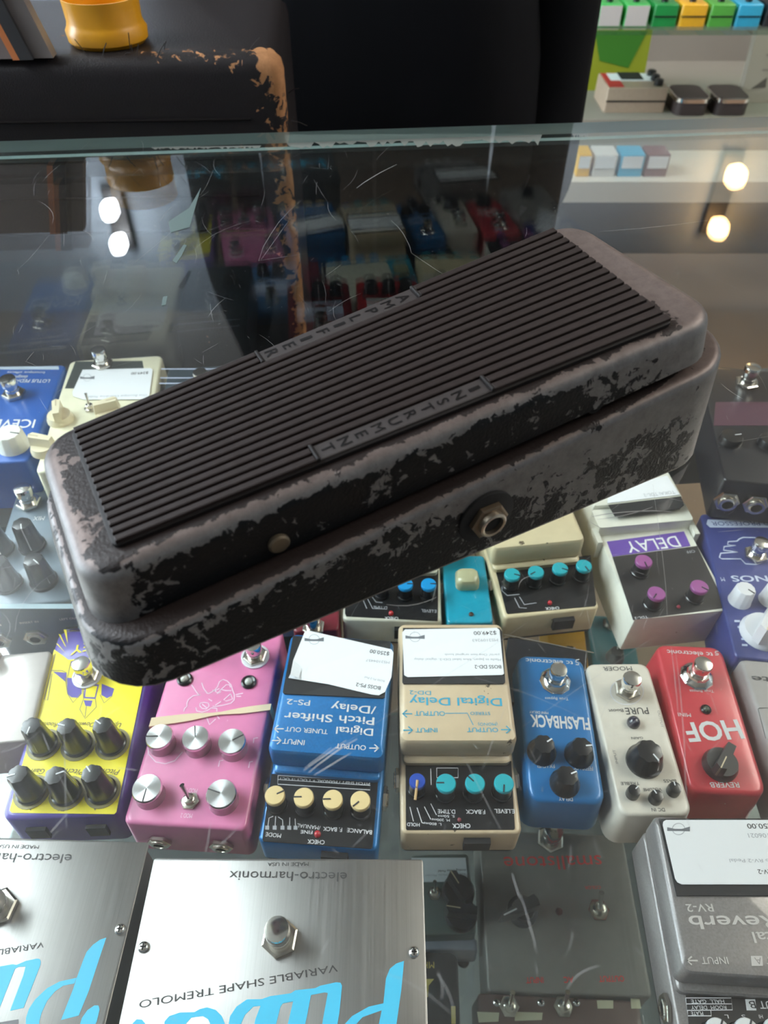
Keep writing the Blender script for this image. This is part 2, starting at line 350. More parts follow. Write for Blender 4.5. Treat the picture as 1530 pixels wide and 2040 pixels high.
# ------------------------------------------------------------------ room shell
ZF = -.95
def struct(name, B, m, parent=None, smooth=False):
    o = B.build(name, m, parent, smooth)
    if parent is None: o['kind'] = 'structure'
    return o
def noisy(name, c0, c1, scale, rough=.6, stretch=None, bump=0):
    m = mat(name, c0, rough); n, l, p = nodes(m)
    tc = n.new('ShaderNodeTexCoord'); mp = n.new('ShaderNodeMapping'); nz = n.new('ShaderNodeTexNoise')
    nz.inputs['Scale'].default_value = scale; nz.inputs['Detail'].default_value = 5
    if stretch: mp.inputs['Scale'].default_value = stretch
    l.new(tc.outputs['Object'], mp.inputs[0]); l.new(mp.outputs[0], nz.inputs['Vector'])
    mx = n.new('ShaderNodeMix'); mx.data_type = 'RGBA'; mx.inputs[6].default_value = (*c0[:3], 1); mx.inputs[7].default_value = (*c1[:3], 1)
    l.new(nz.outputs['Fac'], mx.inputs[0]); l.new(mx.outputs[2], p.inputs['Base Color'])
    if bump:
        b = n.new('ShaderNodeBump'); b.inputs['Strength'].default_value = bump; b.inputs['Distance'].default_value = .001
        l.new(nz.outputs['Fac'], b.inputs['Height']); l.new(b.outputs[0], p.inputs['Normal'])
    return m
struct('floor', MB().box(-3, 3, -2.5, 3.2, ZF-.05, ZF), noisy('brown_lino', srgb(146, 116, 94), srgb(168, 138, 114), 6, .45))
WALLM = noisy('shop_wall', srgb(156, 168, 180), srgb(168, 180, 192), 2, .8)
struct('wall_back', MB().box(-3, 3, 3.2, 3.3, ZF, 1.75), WALLM)
struct('wall_left', MB().box(-3.1, -3, -2.5, 3.2, ZF, 1.75), WALLM)
struct('wall_right', MB().box(3, 3.1, -2.5, 3.2, ZF, 1.75), WALLM)
struct('ceiling', MB().box(-3, 3, -2.5, 3.2, 1.7, 1.75), noisy('ceiling_paint', srgb(172, 172, 170), srgb(180, 180, 177), 3, .9))
def ceiling_panel(label, x, y, wx, wy, colr, es):
    """hanging tray lamp: shines down and, through its open top, up at the ceiling"""
    t = thing('pendant_lamp', label, 'lamp', (x, y, 1.45))
    B = MB()
    for a in ((-wx/2-.02, -wx/2, -wy/2-.02, wy/2+.02), (wx/2, wx/2+.02, -wy/2-.02, wy/2+.02), (-wx/2, wx/2, -wy/2-.02, -wy/2), (-wx/2, wx/2, wy/2, wy/2+.02)):
        B.box(*a, -.03, .03)
    B.build('frame', mat('lamp_frame', (.6, .6, .6), .5), t, smooth=False)
    MB().box(-wx/2+.001, wx/2-.001, -wy/2+.001, wy/2-.001, -.01, .01).build('diffuser', mat('lamp_%.1f_%.1f' % (x, y), (.9, .9, .9), .8, emit=(*colr, 1), es=es), t, smooth=False)
    for sy in (-1, 1): MB().tube([(0, sy*(wy/2+.01), .03), (0, sy*(wy/2+.01), .15), (0, sy*(wy/2+.01), .249)], .004, 8).build('hanger', NICKEL, t)
ceiling_panel('long cool white tray lamp hanging over the left end of the counter', -1.62, .75, .7, 1.7, (.86, .94, 1.0), LEFT_LAMP)
ceiling_panel('long warm white tray lamp hanging over the right end of the counter', 1.78, .80, .7, 1.5, (1.0, .93, .84), RIGHT_LAMP)
ceiling_panel('added narrow tray lamp brightening the back wall', .3, 2.75, 1.2, .3, (1.0, .95, .9), BACK_FILL)  # added fill lamp, lifts the back wall mirrored in the glass top
B = MB()
for a in ((-.62, 1.62, -.12, -.06), (-.62, 1.62, 1.26, 1.32), ):
    B.box(-3.0, -2.95, a[0], a[1], a[2], a[3])
for yy in (-.62, .47, 1.56): B.box(-3.0, -2.95, yy, yy+.06, -.06, 1.26)
wf = struct('window_1', B, mat('window_frame', (.55, .55, .55), .5))
for k in (0, 1): MB().box(-2.995, -2.985, -.559+k*1.09, .469+k*1.09, -.059, 1.259).build('pane', mat('overcast_daylight', (.8, .85, .9), .4, emit=(.80, .91, 1.0, 1), es=WINDOW_LIGHT), wf, smooth=False)
def wall_lamp(label, x, z, colr, es, n=2, r=.045, dz=.22):
    t = thing('wall_lamp', label, 'lamp', (x, 3.198, z))
    MB().box(-.04, .04, -.03, 0, -.06, dz*(n-1)+.06).build('back_plate', BLACKM, t, smooth=False)
    for k in range(n):
        b = MB().lathe([(.012, -.02), (.02, .0), (r, .04), (r, .075), (r*.6, .11), (r*.1, .118)], n=16).xf(Matrix.Translation((0, -.04, k*dz)) @ Matrix.Rotation(R(90), 4, 'X'))
        b.build('bulb', mat('bulb_%s' % label[:12], (.9, .9, .9), .4, emit=(*colr, 1), es=es), t)
wall_lamp('warm orange twin bulb lamp on the back wall', 1.44, 1.02, (1, .55, .2), 16, 2, .04)
wall_lamp('cool white twin spot lamp on the back wall', -1.16, 1.16, (.92, .96, 1), 30, 2, .035, .15)

# ------------------------------------------------------------------ glass display case
CASE_R = R(5.1); CASE_Y = .6085
case = thing('display_case', 'glass display counter with glass top and glass shelves full of pedals', 'display case', (0, CASE_Y, ZF), CASE_R)
CI = (Matrix.Translation((0, CASE_Y, ZF)) @ Matrix.Rotation(CASE_R, 4, 'Z')).inverted()
GLASS = glass_mat('counter_glass', (.965, .985, .978, 1)); PANE = glass_mat('pane_glass', (.95, .975, .965, 1), f0=.045); SHELFG = glass_mat('shelf_glass', (.95, .975, .968, 1), f0=.04)
EDGE = mat('green_glass_edge', (.30, .42, .40), .12, 0, .5, trans=.35)
def slab(name, x0, x1, y0, y1, z0, z1, mface, medge):
    B = MB(); v = [(x0, y0), (x1, y0), (x1, y1), (x0, y1)]
    B.v = [(x, y, z0) for x, y in v]+[(x, y, z1) for x, y in v]
    B.face((3, 2, 1, 0), 0); B.face((4, 5, 6, 7), 0)
    for i in range(4): B.face((i, (i+1) % 4, 4+(i+1) % 4, 4+i), 1)
    return B.build(name, [mface, medge], case, smooth=False)
XW = .80
gt = slab('glass_top', -XW, XW, -.80, 0, .942, .95, GLASS, EDGE); gt['label'] = 'scratched clear glass counter top'
B = MB(); B.v = [(-XW, -.012, .06), (XW, -.012, .06), (XW, -.012, .9415), (-XW, -.012, .9415), (-XW, -.006, .06), (XW, -.006, .06), (XW, -.006, .9415), (-XW, -.006, .9415)]
B.face((0, 1, 2, 3), 0); B.face((5, 4, 7, 6), 0); B.face((3, 2, 6, 7), 1); B.face((1, 0, 4, 5), 1); B.face((0, 3, 7, 4), 1); B.face((2, 1, 5, 6), 1)
B.build('front_pane', [PANE, EDGE], case, smooth=False)
ZS, ZR, ZL = -.275, -.232, -.475          # shelf, back step, lower shelf (world heights)
slab('shelf', -XW+.01, XW-.01, -.78, -.016, ZS-ZF-.006, ZS-ZF, SHELFG, EDGE)
slab('shelf', -XW+.01, XW-.01, -.78, -.016, ZL-ZF-.006, ZL-ZF, SHELFG, EDGE)
MB().box(-XW+.02, XW-.02, -.132, -.018, ZS-ZF+.0002, ZR-ZF).build('display_step', noisy('grey_step', (.10, .105, .11), (.13, .135, .14), 20, .5), case, smooth=False)
MB().box(-XW, XW, -.79, -.004, 0, .058).build('plinth', mat('plinth_laminate', (.05, .05, .055), .5), case, smooth=False)
MB().box(-XW+.01, XW-.01, -.78, -.016, .0585, .075).build('bottom_deck', noisy('deck_board', (.10, .10, .10), (.15, .145, .14), 12, .7), case, smooth=False)
for sx in (-1, 1):
    MB().box(sx*XW-.004, sx*XW+.004, -.79, -.004, .0585, .9415).build('side_pane', PANE, case, smooth=False)
    MB().box(sx*(XW-.012)-.006, sx*(XW-.012)+.006, -.028, -.014, .06, .9415).build('corner_post', mat('post_aluminium', (.55, .55, .56), .35, .9), case, smooth=False)
def cl(u, v, z=.0): return CI @ at_z(u, v, z)
# torn white adhesive left under the far edge of the top
rnd = random.Random(5)
ADH = mat('old_adhesive', (.22, .215, .20), .8)
for (u0, u1, base, amp) in ((566, 1080, 274, 15), (300, 520, 292, 4), (1140, 1172, 262, 8)):
    B = MB(); n = 60; top = []; bot = []
    for i in range(n+1):
        u = u0+(u1-u0)*i/n; b_ = base - (u-u0)*.014
        top.append(cl(u, b_, -.008)); bot.append(cl(u, b_+amp*(.6+.9*rnd.random()**1.5) if 0 < i < n else b_+1, -.008))
    B.v = [(p.x, p.y, .9417) for p in top+bot]
    for i in range(n): B.face((i, i+1, n+2+i, n+1+i))
    B.build('adhesive_strip', ADH, case, smooth=False)
# film remnants stuck on the glass
for pts in ([(400, 375), (377, 415), (336, 442), (340, 464), (378, 453), (383, 435)], [(372, 489), (366, 488), (344, 520), (352, 525), (362, 510)], [(334, 590), (325, 592), (322, 610), (330, 608)]):
    q = [cl(*p) for p in pts]; B = MB(); B.prism([(p.x, p.y) for p in q], .9501, .9503)
    B.build('film_remnant', mat('film', (.075, .115, .110), .4), case, smooth=False)
# scratches and dust: too many to count
SC = MB()
def scr(p, q, w, bend=0, seg=5):
    P0, P1 = cl(*p), cl(*q); d = (P1-P0); L = d.length
    if L < 1e-5: return
    n = Vector((-d.y, d.x, 0)).normalized(); b = len(SC.v)
    for i in range(seg+1):
        t = i/seg; c = P0+d*t+n*(bend*L*4*t*(1-t)+rnd.uniform(-.004, .004)*L); ww = .55*w/2*(.35+.65*math.sin(math.pi*min(1, max(0, t*.9+.05))))
        SC.v += [(c.x+n.x*ww, c.y+n.y*ww, .95012), (c.x-n.x*ww, c.y-n.y*ww, .95012)]
    for i in range(seg): SC.face((b+2*i+1, b+2*i+3, b+2*i+2, b+2*i))
for a in ([(1336, 1288), (1350, 1420), .0002, .01], [(1346, 1300), (1369, 1625), .00022, .01], [(1366, 1625), (1378, 1660), .0002, 0], [(1300, 965), (1330, 1228), .0002, .01],
          [(0, 1500), (80, 1456), .00018, -.1], [(128, 1440), (133, 1650), .00018, 0], [(30, 1260), (110, 1140), .00016, .15], [(0, 1290), (3, 1220), .00016, -.2],
          [(605, 1535), (690, 1475), .0005, 0], [(615, 1540), (712, 1472), .0006, .03], [(625, 1545), (700, 1500), .0005, 0], [(607, 1530), (660, 1490), .0003, 0],
          [(780, 800), (785, 800), .0001, 0], [(515, 520), (600, 400), .00018, .05], [(515, 520), (610, 505), .00014, 0], [(519, 519), (575, 440), .00016, 0],
          [(780, 440), (820, 505), .0002, .05], [(820, 505), (880, 545), .0002, 0], [(1190, 462), (1420, 438), .00025, -.02], [(710, 375), (790, 328), .0006, .03],
          [(75, 400), (105, 445), .0002, .1], [(345, 460), (260, 530), .00014, 0], [(390, 495), (500, 440), .00014, .1], [(630, 1520), (1050, 1240), .00012, 0],
          [(945, 1350), (1160, 1430), .00012, .03], [(770, 1205), (870, 1190), .0005, -.1], [(860, 1200), (870, 1165), .0003, 0], [(1033, 1170), (1065, 1148), .0004, .2],
          [(1175, 1040), (1200, 1055), .0004, 0], [(1180, 1030), (1340, 1020), .0009, .05], [(1190, 1035), (1300, 1010), .0006, -.04], [(1320, 990), (1365, 1000), .0002, 0],
          [(920, 1500), (1000, 1660), .00015, 0], [(960, 1535), (1010, 1400), .00012, 0], [(1040, 1450), (1300, 1270), .00012, 0], [(700, 1690), (740, 1650), .00014, 0],
          [(1035, 1780), (1070, 1900), .00025, .02], [(1020, 1740), (1035, 1790), .0003, 0], [(1130, 1970), (1190, 1925), .00022, .1], [(870, 1940), (905, 2030), .0002, .1], [(880, 1990), (872, 1935), .0002, -.1],
          [(85, 1460), (100, 1500), .0002, 0], [(100, 1660), (135, 1620), .0003, 0], [(235, 1530), (275, 1535), .0002, 0], [(410, 1700), (420, 1640), .0002, 0], [(500, 1560), (520, 1490), .0002, 0],
          [(640, 1900), (656, 1870), .0003, 0], [(1145, 960), (1165, 1010), .0002, .1], [(1430, 1060), (1480, 1056), .0002, 0], [(1437, 765), (1480, 795), .00035, -.05], [(1470, 880), (1530, 870), .0002, 0]):
    scr(*a)
for k in range(330):
    zone = rnd.random()
    u = rnd.uniform(0, 1530); v = rnd.uniform(300, 2030)
    if zone < .3: u = rnd.uniform(0, 700); v = rnd.uniform(300, 740)
    elif zone < .6: v = rnd.uniform(1000, 1750)
    a = rnd.gauss(1.3, .8); L = rnd.expovariate(1/22)
    scr((u, v), (u+L*math.cos(a), v-L*math.sin(a)), rnd.uniform(.00006, .00014), rnd.uniform(-.08, .08), 3)
for k in range(420):
    u = rnd.uniform(0, 1530); v = rnd.uniform(300, 2030) if k % 2 else rnd.uniform(330, 1000); s = rnd.uniform(.6, 1.8)
    scr((u, v), (u+s, v+rnd.uniform(-s, s)), rnd.uniform(.00012, .0004), 0, 1)
o = SC.build('scratches', mat('scratch_frost', (.40, .41, .41), .6), case, smooth=False); o['kind'] = 'stuff'; o['label'] = 'fine white scratches and dust on the glass top'
# ------------------------------------------------------------------ the worn wah pedal on the glass
def set_wear(o, fn):
    me = o.data; at = me.attributes.new('wear', 'FLOAT', 'POINT')
    at.data.foreach_set('value', [fn(v.co, v.normal) for v in me.vertices])
def sm(a, b, x): t = min(1, max(0, (x-a)/(b-a))); return t*t*(3-2*t)
def worn_paint(name, bare, dark, scale, dust=None, bump=.35, metal=.75, brough=.45):
    m = mat(name, dark, .5, spec=.22); n, l, p = nodes(m)
    tc = n.new('ShaderNodeTexCoord'); at = n.new('ShaderNodeAttribute'); at.attribute_name = 'wear'
    nz = n.new('ShaderNodeTexNoise'); nz.inputs['Scale'].default_value = scale; nz.inputs['Detail'].default_value = 7; nz.inputs['Roughness'].default_value = .62; nz.inputs['Distortion'].default_value = .6
    l.new(tc.outputs['Object'], nz.inputs['Vector'])
    # mask = smoothstep(noise + wear - 1)
    nf = n.new('ShaderNodeTexNoise'); nf.inputs['Scale'].default_value = scale*.28; nf.inputs['Detail'].default_value = 3; l.new(tc.outputs['Object'], nf.inputs['Vector'])
    nm_ = n.new('ShaderNodeMath'); nm_.operation = 'MULTIPLY_ADD'; nm_.inputs[1].default_value = .55; l.new(nf.outputs['Fac'], nm_.inputs[0]); nsub = n.new('ShaderNodeMath'); nsub.operation = 'SUBTRACT'; nsub.inputs[1].default_value = .275; l.new(nz.outputs['Fac'], nsub.inputs[0]); l.new(nsub.outputs[0], nm_.inputs[2])
    ad = n.new('ShaderNodeMath'); ad.operation = 'ADD'; l.new(nm_.outputs[0], ad.inputs[0]); l.new(at.outputs['Fac'], ad.inputs[1])
    mr = n.new('ShaderNodeMapRange'); mr.inputs[1].default_value = .985; mr.inputs[2].default_value = 1.015; l.new(ad.outputs[0], mr.inputs[0])
    # bare metal tone varies
    n2 = n.new('ShaderNodeTexNoise'); n2.inputs['Scale'].default_value = scale*.8; n2.inputs['Detail'].default_value = 9; n2.inputs['Roughness'].default_value = .78; l.new(tc.outputs['Object'], n2.inputs['Vector'])
    mb = n.new('ShaderNodeMix'); mb.data_type = 'RGBA'; mb.inputs[6].default_value = tuple(c*.28 for c in bare)+(1,); mb.inputs[7].default_value = tuple(c*1.75 for c in bare)+(1,); l.new(n2.outputs['Fac'], mb.inputs[0])
    darkc = n.new('ShaderNodeRGB'); darkc.outputs[0].default_value = (*dark, 1); dk = darkc.outputs[0]
    if dust:
        ge = n.new('ShaderNodeNewGeometry'); sx = n.new('ShaderNodeSeparateXYZ'); l.new(ge.outputs['Normal'], sx.inputs[0])
        r2 = n.new('ShaderNodeMapRange'); r2.inputs[1].default_value = .6; r2.inputs[2].default_value = .95; l.new(sx.outputs['Z'], r2.inputs[0])
        md = n.new('ShaderNodeMix'); md.data_type = 'RGBA'; l.new(r2.outputs[0], md.inputs[0]); l.new(dk, md.inputs[6]); md.inputs[7].default_value = (*dust, 1); dk = md.outputs[2]
    if dust and metal:
        mg = n.new('ShaderNodeMix'); mg.data_type = 'RGBA'; l.new(r2.outputs[0], mg.inputs[0]); l.new(mb.outputs[2], mg.inputs[6]); mh = n.new('ShaderNodeMix'); mh.data_type = 'RGBA'; mh.inputs[6].default_value = (.050, .036, .032, 1); mh.inputs[7].default_value = (.215, .172, .158, 1); l.new(n2.outputs['Fac'], mh.inputs[0]); l.new(mh.outputs[2], mg.inputs[7]); mb = mg
    mc = n.new('ShaderNodeMix'); mc.data_type = 'RGBA'; l.new(mr.outputs[0], mc.inputs[0]); l.new(dk, mc.inputs[6]); l.new(mb.outputs[2], mc.inputs[7]); l.new(mc.outputs[2], p.inputs['Base Color'])
    mm = n.new('ShaderNodeMath'); mm.operation = 'MULTIPLY'; mm.inputs[1].default_value = metal; l.new(mr.outputs[0], mm.inputs[0]); l.new(mm.outputs[0], p.inputs['Metallic'])
    rr = n.new('ShaderNodeMapRange'); rr.inputs[3].default_value = .42; rr.inputs[4].default_value = brough; l.new(mr.outputs[0], rr.inputs[0]); l.new(rr.outputs[0], p.inputs['Roughness'])
    # crackle relief of the paint, recessed where it has flaked
    vo = n.new('ShaderNodeTexNoise'); vo.inputs['Scale'].default_value = 900; vo.inputs['Detail'].default_value = 2; l.new(tc.outputs['Object'], vo.inputs['Vector'])
    inv = n.new('ShaderNodeMath'); inv.operation = 'SUBTRACT'; inv.inputs[0].default_value = 1; l.new(mr.outputs[0], inv.inputs[1])
    mu = n.new('ShaderNodeMath'); mu.operation = 'MULTIPLY_ADD'; l.new(vo.outputs['Fac'], mu.inputs[0]); l.new(inv.outputs[0], mu.inputs[1]); l.new(inv.outputs[0], mu.inputs[2])
    bp = n.new('ShaderNodeBump'); bp.inputs['Strength'].default_value = bump; bp.inputs['Distance'].default_value = .0006; l.new(mu.outputs[0], bp.inputs['Height']); l.new(bp.outputs[0], p.inputs['Normal'])
    return m
WPX, WPY, WYAW = -.08568, .11386, R(27.87)
wah = Ped('wah_pedal', 'battered black wah pedal with ribbed rubber treadle lying on the glass counter top', 'wah pedal', WPX, WPY, 0, WYAW)
WP = worn_paint('worn_black_paint', (.150, .148, .146), (.0035, .0042, .005), 230, (.020, .0145, .0135), .4, .35, .42)
def rquad(cn, r, n=6, sub=26):
    """rounded quadrilateral outline, sides subdivided"""
    P = []; k = len(cn)
    for i in range(k):
        a, b, c = Vector(cn[i-1]), Vector(cn[i]), Vector(cn[(i+1) % k]); u = (a-b).normalized(); v = (c-b).normalized()
        ang = math.acos(max(-1, min(1, u.dot(v)))); t = r/math.tan(ang/2); o = b+(u+v).normalized()*(r/math.sin(ang/2))
        p0, p1 = b+u*t, b+v*t; a0 = math.atan2((p0-o).y, (p0-o).x); a1 = math.atan2((p1-o).y, (p1-o).x)
        while a1 < a0: a1 += 2*math.pi
        arc = [o+Vector((math.cos(a0+(a1-a0)*j/n), math.sin(a0+(a1-a0)*j/n)))*r for j in range(n+1)]
        if P:
            q = P[-1]; P += [q+(arc[0]-q)*(j/sub) for j in range(1, sub)]
        P += arc
    q = P[-1]; P += [q+(P[0]-q)*(j/sub) for j in range(1, sub)]
    return P
mm_ = .001
def inset(cn, d): # inset a convex ccw quad
    k = len(cn); L = []
    for i in range(k):
        a, b = Vector(cn[i]), Vector(cn[(i+1) % k]); t = (b-a).normalized(); n = Vector((-t.y, t.x)); L.append((a+n*d, t))
    out = []
    for i in range(k):
        (p, t), (q, s) = L[i-1], L[i]; den = t.x*s.y-t.y*s.x; u = ((q-p).x*s.y-(q-p).y*s.x)/den; out.append(tuple(p+t*u))
    return out
BASE = [(0, 0), (.254, 0), (.254, .100), (0, .100)]
zb = lambda X: .0188+.121*X
def ringz(cn, r, zf, n=6): return [(p.x, p.y, zf(p.x)) for p in rquad(cn, r, n)]
# bottom plate, feet
MB().loft([ringz(inset(BASE, .0005), .022, lambda X: .0008), ringz(inset(BASE, .0005), .022, lambda X: .0018)]).build('base_plate', mat('dull_plate', (.20, .19, .18), .5, .6), wah.root, smooth=False)
for fx, fy in ((.03, .02), (.224, .02), (.03, .08), (.224, .08)):
    MB().lathe([(.008, .00005), (.008, .0008)], fx, fy, 16).build('rubber_foot', RUBBER, wah.root)
rg = []
for k in range(0, 9): # wall in nine rows so the wear can vary with height
    t = k/8; rg.append(ringz(inset(BASE, .0002+.0022*t), .022, lambda X, t=t: .0019+(zb(X)-.0032-.0019)*t))
for k in (1, 2, 3, 4): a = R(22.5)*k; rg.append(ringz(inset(BASE, .0024+.0032*(1-math.cos(a))), .022-.003*(1-math.cos(a)), lambda X, a=a: zb(X)-.0032+.0032*math.sin(a)))
for i_ in (.0072, .0092, .012, .016, .026): rg.append(ringz(inset(BASE, i_), .017, zb))
o = MB().loft(rg).build('base_housing', WP, wah.root, ang=60)
def wbase(c, n):
    X, Y, t = c.x, c.y, (c.z)/max(.001, zb(c.x))
    w_ = .36 + .13*sm(.09, .23, X) + .06*math.sin(X*60+1)*math.sin(X*23)
    if t < .93 and n.z < .8:
        w_ += .17*sm(.55, .95, t) + .10*sm(.10, .16, X)*sm(.35, .7, t); w_ += .30*sm(.225, .252, X) + .05*sm(.03, 0, X)
        return w_
    e = min(Y, .1-Y, X, .254-X)      # on top: bare along the rim, dusty paint inside
    rim = .0036 + .010*sm(.20, .25, X)
    if e < rim: return .66 if X > .02 else .50
    return .66-.40*sm(rim, rim+.0022, e) + .05*sm(.2, .25, X)
set_wear(o, wbase)
# treadle shell
TR = [(.0075, .014), (.237, .0065), (.237, .0935), (.0075, .086)]
zt = lambda X: .0407+.113*X
ztb = lambda X: .0186+.140*X
rg = [ringz(inset(TR, .003), .011, lambda X: ztb(X)+.002)]
for k in range(0, 7):
    t = k/6; rg.append(ringz(inset(TR, -.0012*(1-t)), .013, lambda X, t=t: ztb(X)+(zt(X)-.0048-ztb(X))*t))
for k in (1, 2, 3, 4): a = R(22.5)*k; rg.append(ringz(inset(TR, .0048*(1-math.cos(a))), .013-.003*(1-math.cos(a)), lambda X, a=a: zt(X)-.0048+.0048*math.sin(a)))
for i_ in (.0062, .008, .0105, .014, .02): rg.append(ringz(inset(TR, i_), .010, zt))
tre = MB().loft(rg).build('treadle', WP, wah.root, ang=60)
PADQ = [(.0195, .0215), (.2175, .0125), (.2225, .0880), (.0195, .0805)]
def wtre(c, n):
    X, Y = c.x, c.y; t = (c.z-ztb(X))/max(.001, zt(X)-ztb(X))
    if t < .93 and n.z < .85:
        w_ = .345 + .20*sm(.13, .22, X) + .04*math.sin(X*70) + .28*sm(.75, .93, t); w_ += .42*sm(.030, .010, X) + .26*sm(.215, .235, X)
        return w_
    lo, hi = .014-.0326*(X-.0075), .086+.0326*(X-.0075)
    side = min(Y-lo, hi-Y)
    if X > .2145: return .40+.40*sm(.2205+.025*(Y-.05), .2245+.025*(Y-.05), X)
    if X < .0195: return .56-.16*sm(.011, .016, X)+.3*sm(.012, .0085, X)
    return .64-.42*sm(.0035, .0062, side) if side > 0 else .66
set_wear(tre, wtre)
# ribbed rubber mat
wah.h = zt(0)+.0021; wah.slope = 0
WR = noisy('brown_black_rubber', (.0145, .0098, .0092), (.026, .0185, .0172), 260, .55, bump=.25); nodes(WR)[2].inputs['Specular IOR Level'].default_value = .2
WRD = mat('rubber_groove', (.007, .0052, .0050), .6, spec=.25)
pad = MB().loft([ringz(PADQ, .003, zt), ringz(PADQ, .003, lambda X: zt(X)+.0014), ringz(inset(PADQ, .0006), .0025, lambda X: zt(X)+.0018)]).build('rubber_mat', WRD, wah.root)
def pq(s, t): # s along heel->toe, t near->far
    a = Vector(PADQ[0]).lerp(Vector(PADQ[1]), s); b = Vector(PADQ[3]).lerp(Vector(PADQ[2]), s); return a.lerp(b, t)
def pxs(u, v, cc='F'):  # pixel -> (s,t) on the mat
    d = ray(*px(cc, u, v)); o_ = wah.I @ CV; d_ = wah.I.to_3x3() @ d
    k = (zt(0)+.0018 + .113*o_.x - o_.z)/(d_.z-.113*d_.x); p = o_+d_*k
    s = (p.x-PADQ[0][0])/(.2*1.0); a, b = pq(s, 0), pq(s, 1); return s, (p.y-a.y)/(b.y-a.y)
NRIB = 17
def bar(s0, s1, t0, t1, zz0, zz1, ins=.0004):
    q = [pq(s0, t0), pq(s1, t0), pq(s1, t1), pq(s0, t1)]; q = [tuple(p) for p in q]; i = inset(q, ins)
    return MB().loft([[(x, y, zt(x)+zz0) for x, y in q], [(x, y, zt(x)+zz1-.0002) for x, y in q], [(x, y, zt(x)+zz1) for x, y in i]])
near0, near1 = pxs(635, 920)[0], pxs(985, 770)[0]
far0, far1 = pxs(516, 728)[0], pxs(825, 590)[0]
lw_ = 2.05/NRIB
for k in range(NRIB):
    t0, t1 = (k+.16)/NRIB, (k+.84)/NRIB; spans = [(.006, .994)]
    if k < 2: spans = [(.006, near0), (near1, .994)]
    if k >= NRIB-2: spans = [(.006, far0), (far1, .994)]
    for s0, s1 in spans: bar(s0, s1, t0, t1, .0016, .0031).build('rib', WR, pad, smooth=False)
for (s0, s1, t0, t1, word) in ((near0, near1, .012, lw_, 'INSTRUMENT'), (far0, far1, 1-lw_, .988, 'AMPLIFIER')):
    bar(s0+.006, s1-.006, t0, t1, .0015, .0024).build('lettering_panel', noisy('panel_rubber', (.018, .0130, .0122), (.025, .0185, .0172), 260, .6), pad, smooth=False)
    for s in (s0, s1-.006): bar(s, s+.006, t0-.004, t1+.004, .0015, .0034).build('panel_border', WRD, pad, smooth=False)
    B = MB(); n_ = len(word)
    for i, ch in enumerate(word):  # stacked letters, tops towards the toe
        v, f = text_mesh(ch, .02); x0 = min(p[0] for p in v); x1 = max(p[0] for p in v); b = len(B.v)
        sc_ = s1-.012-(i+1)*(s1-s0-.024)/n_; cell = (s1-s0-.024)/n_*.205*.66
        c = pq(sc_+.004, (t0+t1)/2); hw = min((x1-x0)/.69*cell, .0075) if ch != 'I' else .0016
        for p in v:
            X = c.x+p[1]/CAP*cell; Y = c.y-((p[0]-x0)/(x1-x0)-.5)*hw
            B.v.append((X, Y, zt(X)+.00255))
        for q in f: B.face([b+j for j in q])
    B.build('embossed_word', mat('emboss_dark', (.003, .0022, .0022), .5, spec=.2), pad, smooth=False)
# jack, pivot bolt and hole on the near side
def side_at(u, v, Y): d_ = wah.I.to_3x3() @ ray(u, v); o_ = wah.I @ CV; return o_+d_*((Y-o_.y)/d_.y)
SM = lambda p: Matrix.Translation(p) @ Matrix.Rotation(R(90), 4, 'X')
p = side_at(968, 1029, .0014)
o = MB().lathe([(.0112, -.002), (.0112, .0006), (.0108, .0008)], n=30).xf(SM(p)).build('jack_recess', HOLE, wah.root)
MB().lathe([(.0066, .0006), (.0076, .001), (.0076, .0028), (.0068, .0032)], n=6).xf(SM(p)).build('hex_nut', mat('rusty_nickel', (.16, .12, .08), .4, .8), o, smooth=False)
MB().lathe([(.0052, .003), (.0052, .0050), (.0046, .0054), (.0039, .0052), (.0038, .0032)], n=24, cap1=False).xf(SM(p)).build('bushing', mat('old_nickel', (.42, .36, .28), .3, .9), o)
MB().lathe([(.0039, .0036), (.0030, .0038)], n=20).xf(SM(p)).build('socket_hole', HOLE, o)
p = side_at(556, 1083, .0108)
o = MB().lathe([(.0036, -.001), (.0036, .0004), (.0030, .0010), (.0010, .0011)], n=22).xf(SM(p)).build('pivot_bolt', mat('brass_bolt', (.16, .13, .09), .45, .7), wah.root)
p = side_at(1187, 806, .0080)
MB().lathe([(.0036, -.001), (.0036, .0003)], n=22).xf(SM(p)).build('side_hole', HOLE, wah.root)
MB().box(.085, .205, .03, .07, .022, .048).build('rocker_post', BLACKM, wah.root, smooth=False)
# ------------------------------------------------------------------ pedals in the case
EFFECT = 'effects pedal'
def pedal(name, label, c, corners, h, z0, cat=EFFECT, group=None):
    ctr, rot, w_, d_ = fit(c, corners, [h]*4 if not isinstance(h, (list, tuple)) else h, z0)
    P = Ped(name, label, cat, ctr.x, ctr.y, z0, rot, group); P.w, P.d = w_, d_; P.c = c
    P.h = h if not isinstance(h, (list, tuple)) else h[0]; return P
def rubber_feet(P, w, d, n=4):
    for sx in (-1, 1):
        for sy in (-1, 1): MB().lathe([(.005, .0001), (.005, .0016)], sx*(w/2-.009), sy*(d/2-.009), 14).build('rubber_foot', RUBBER, P.root)

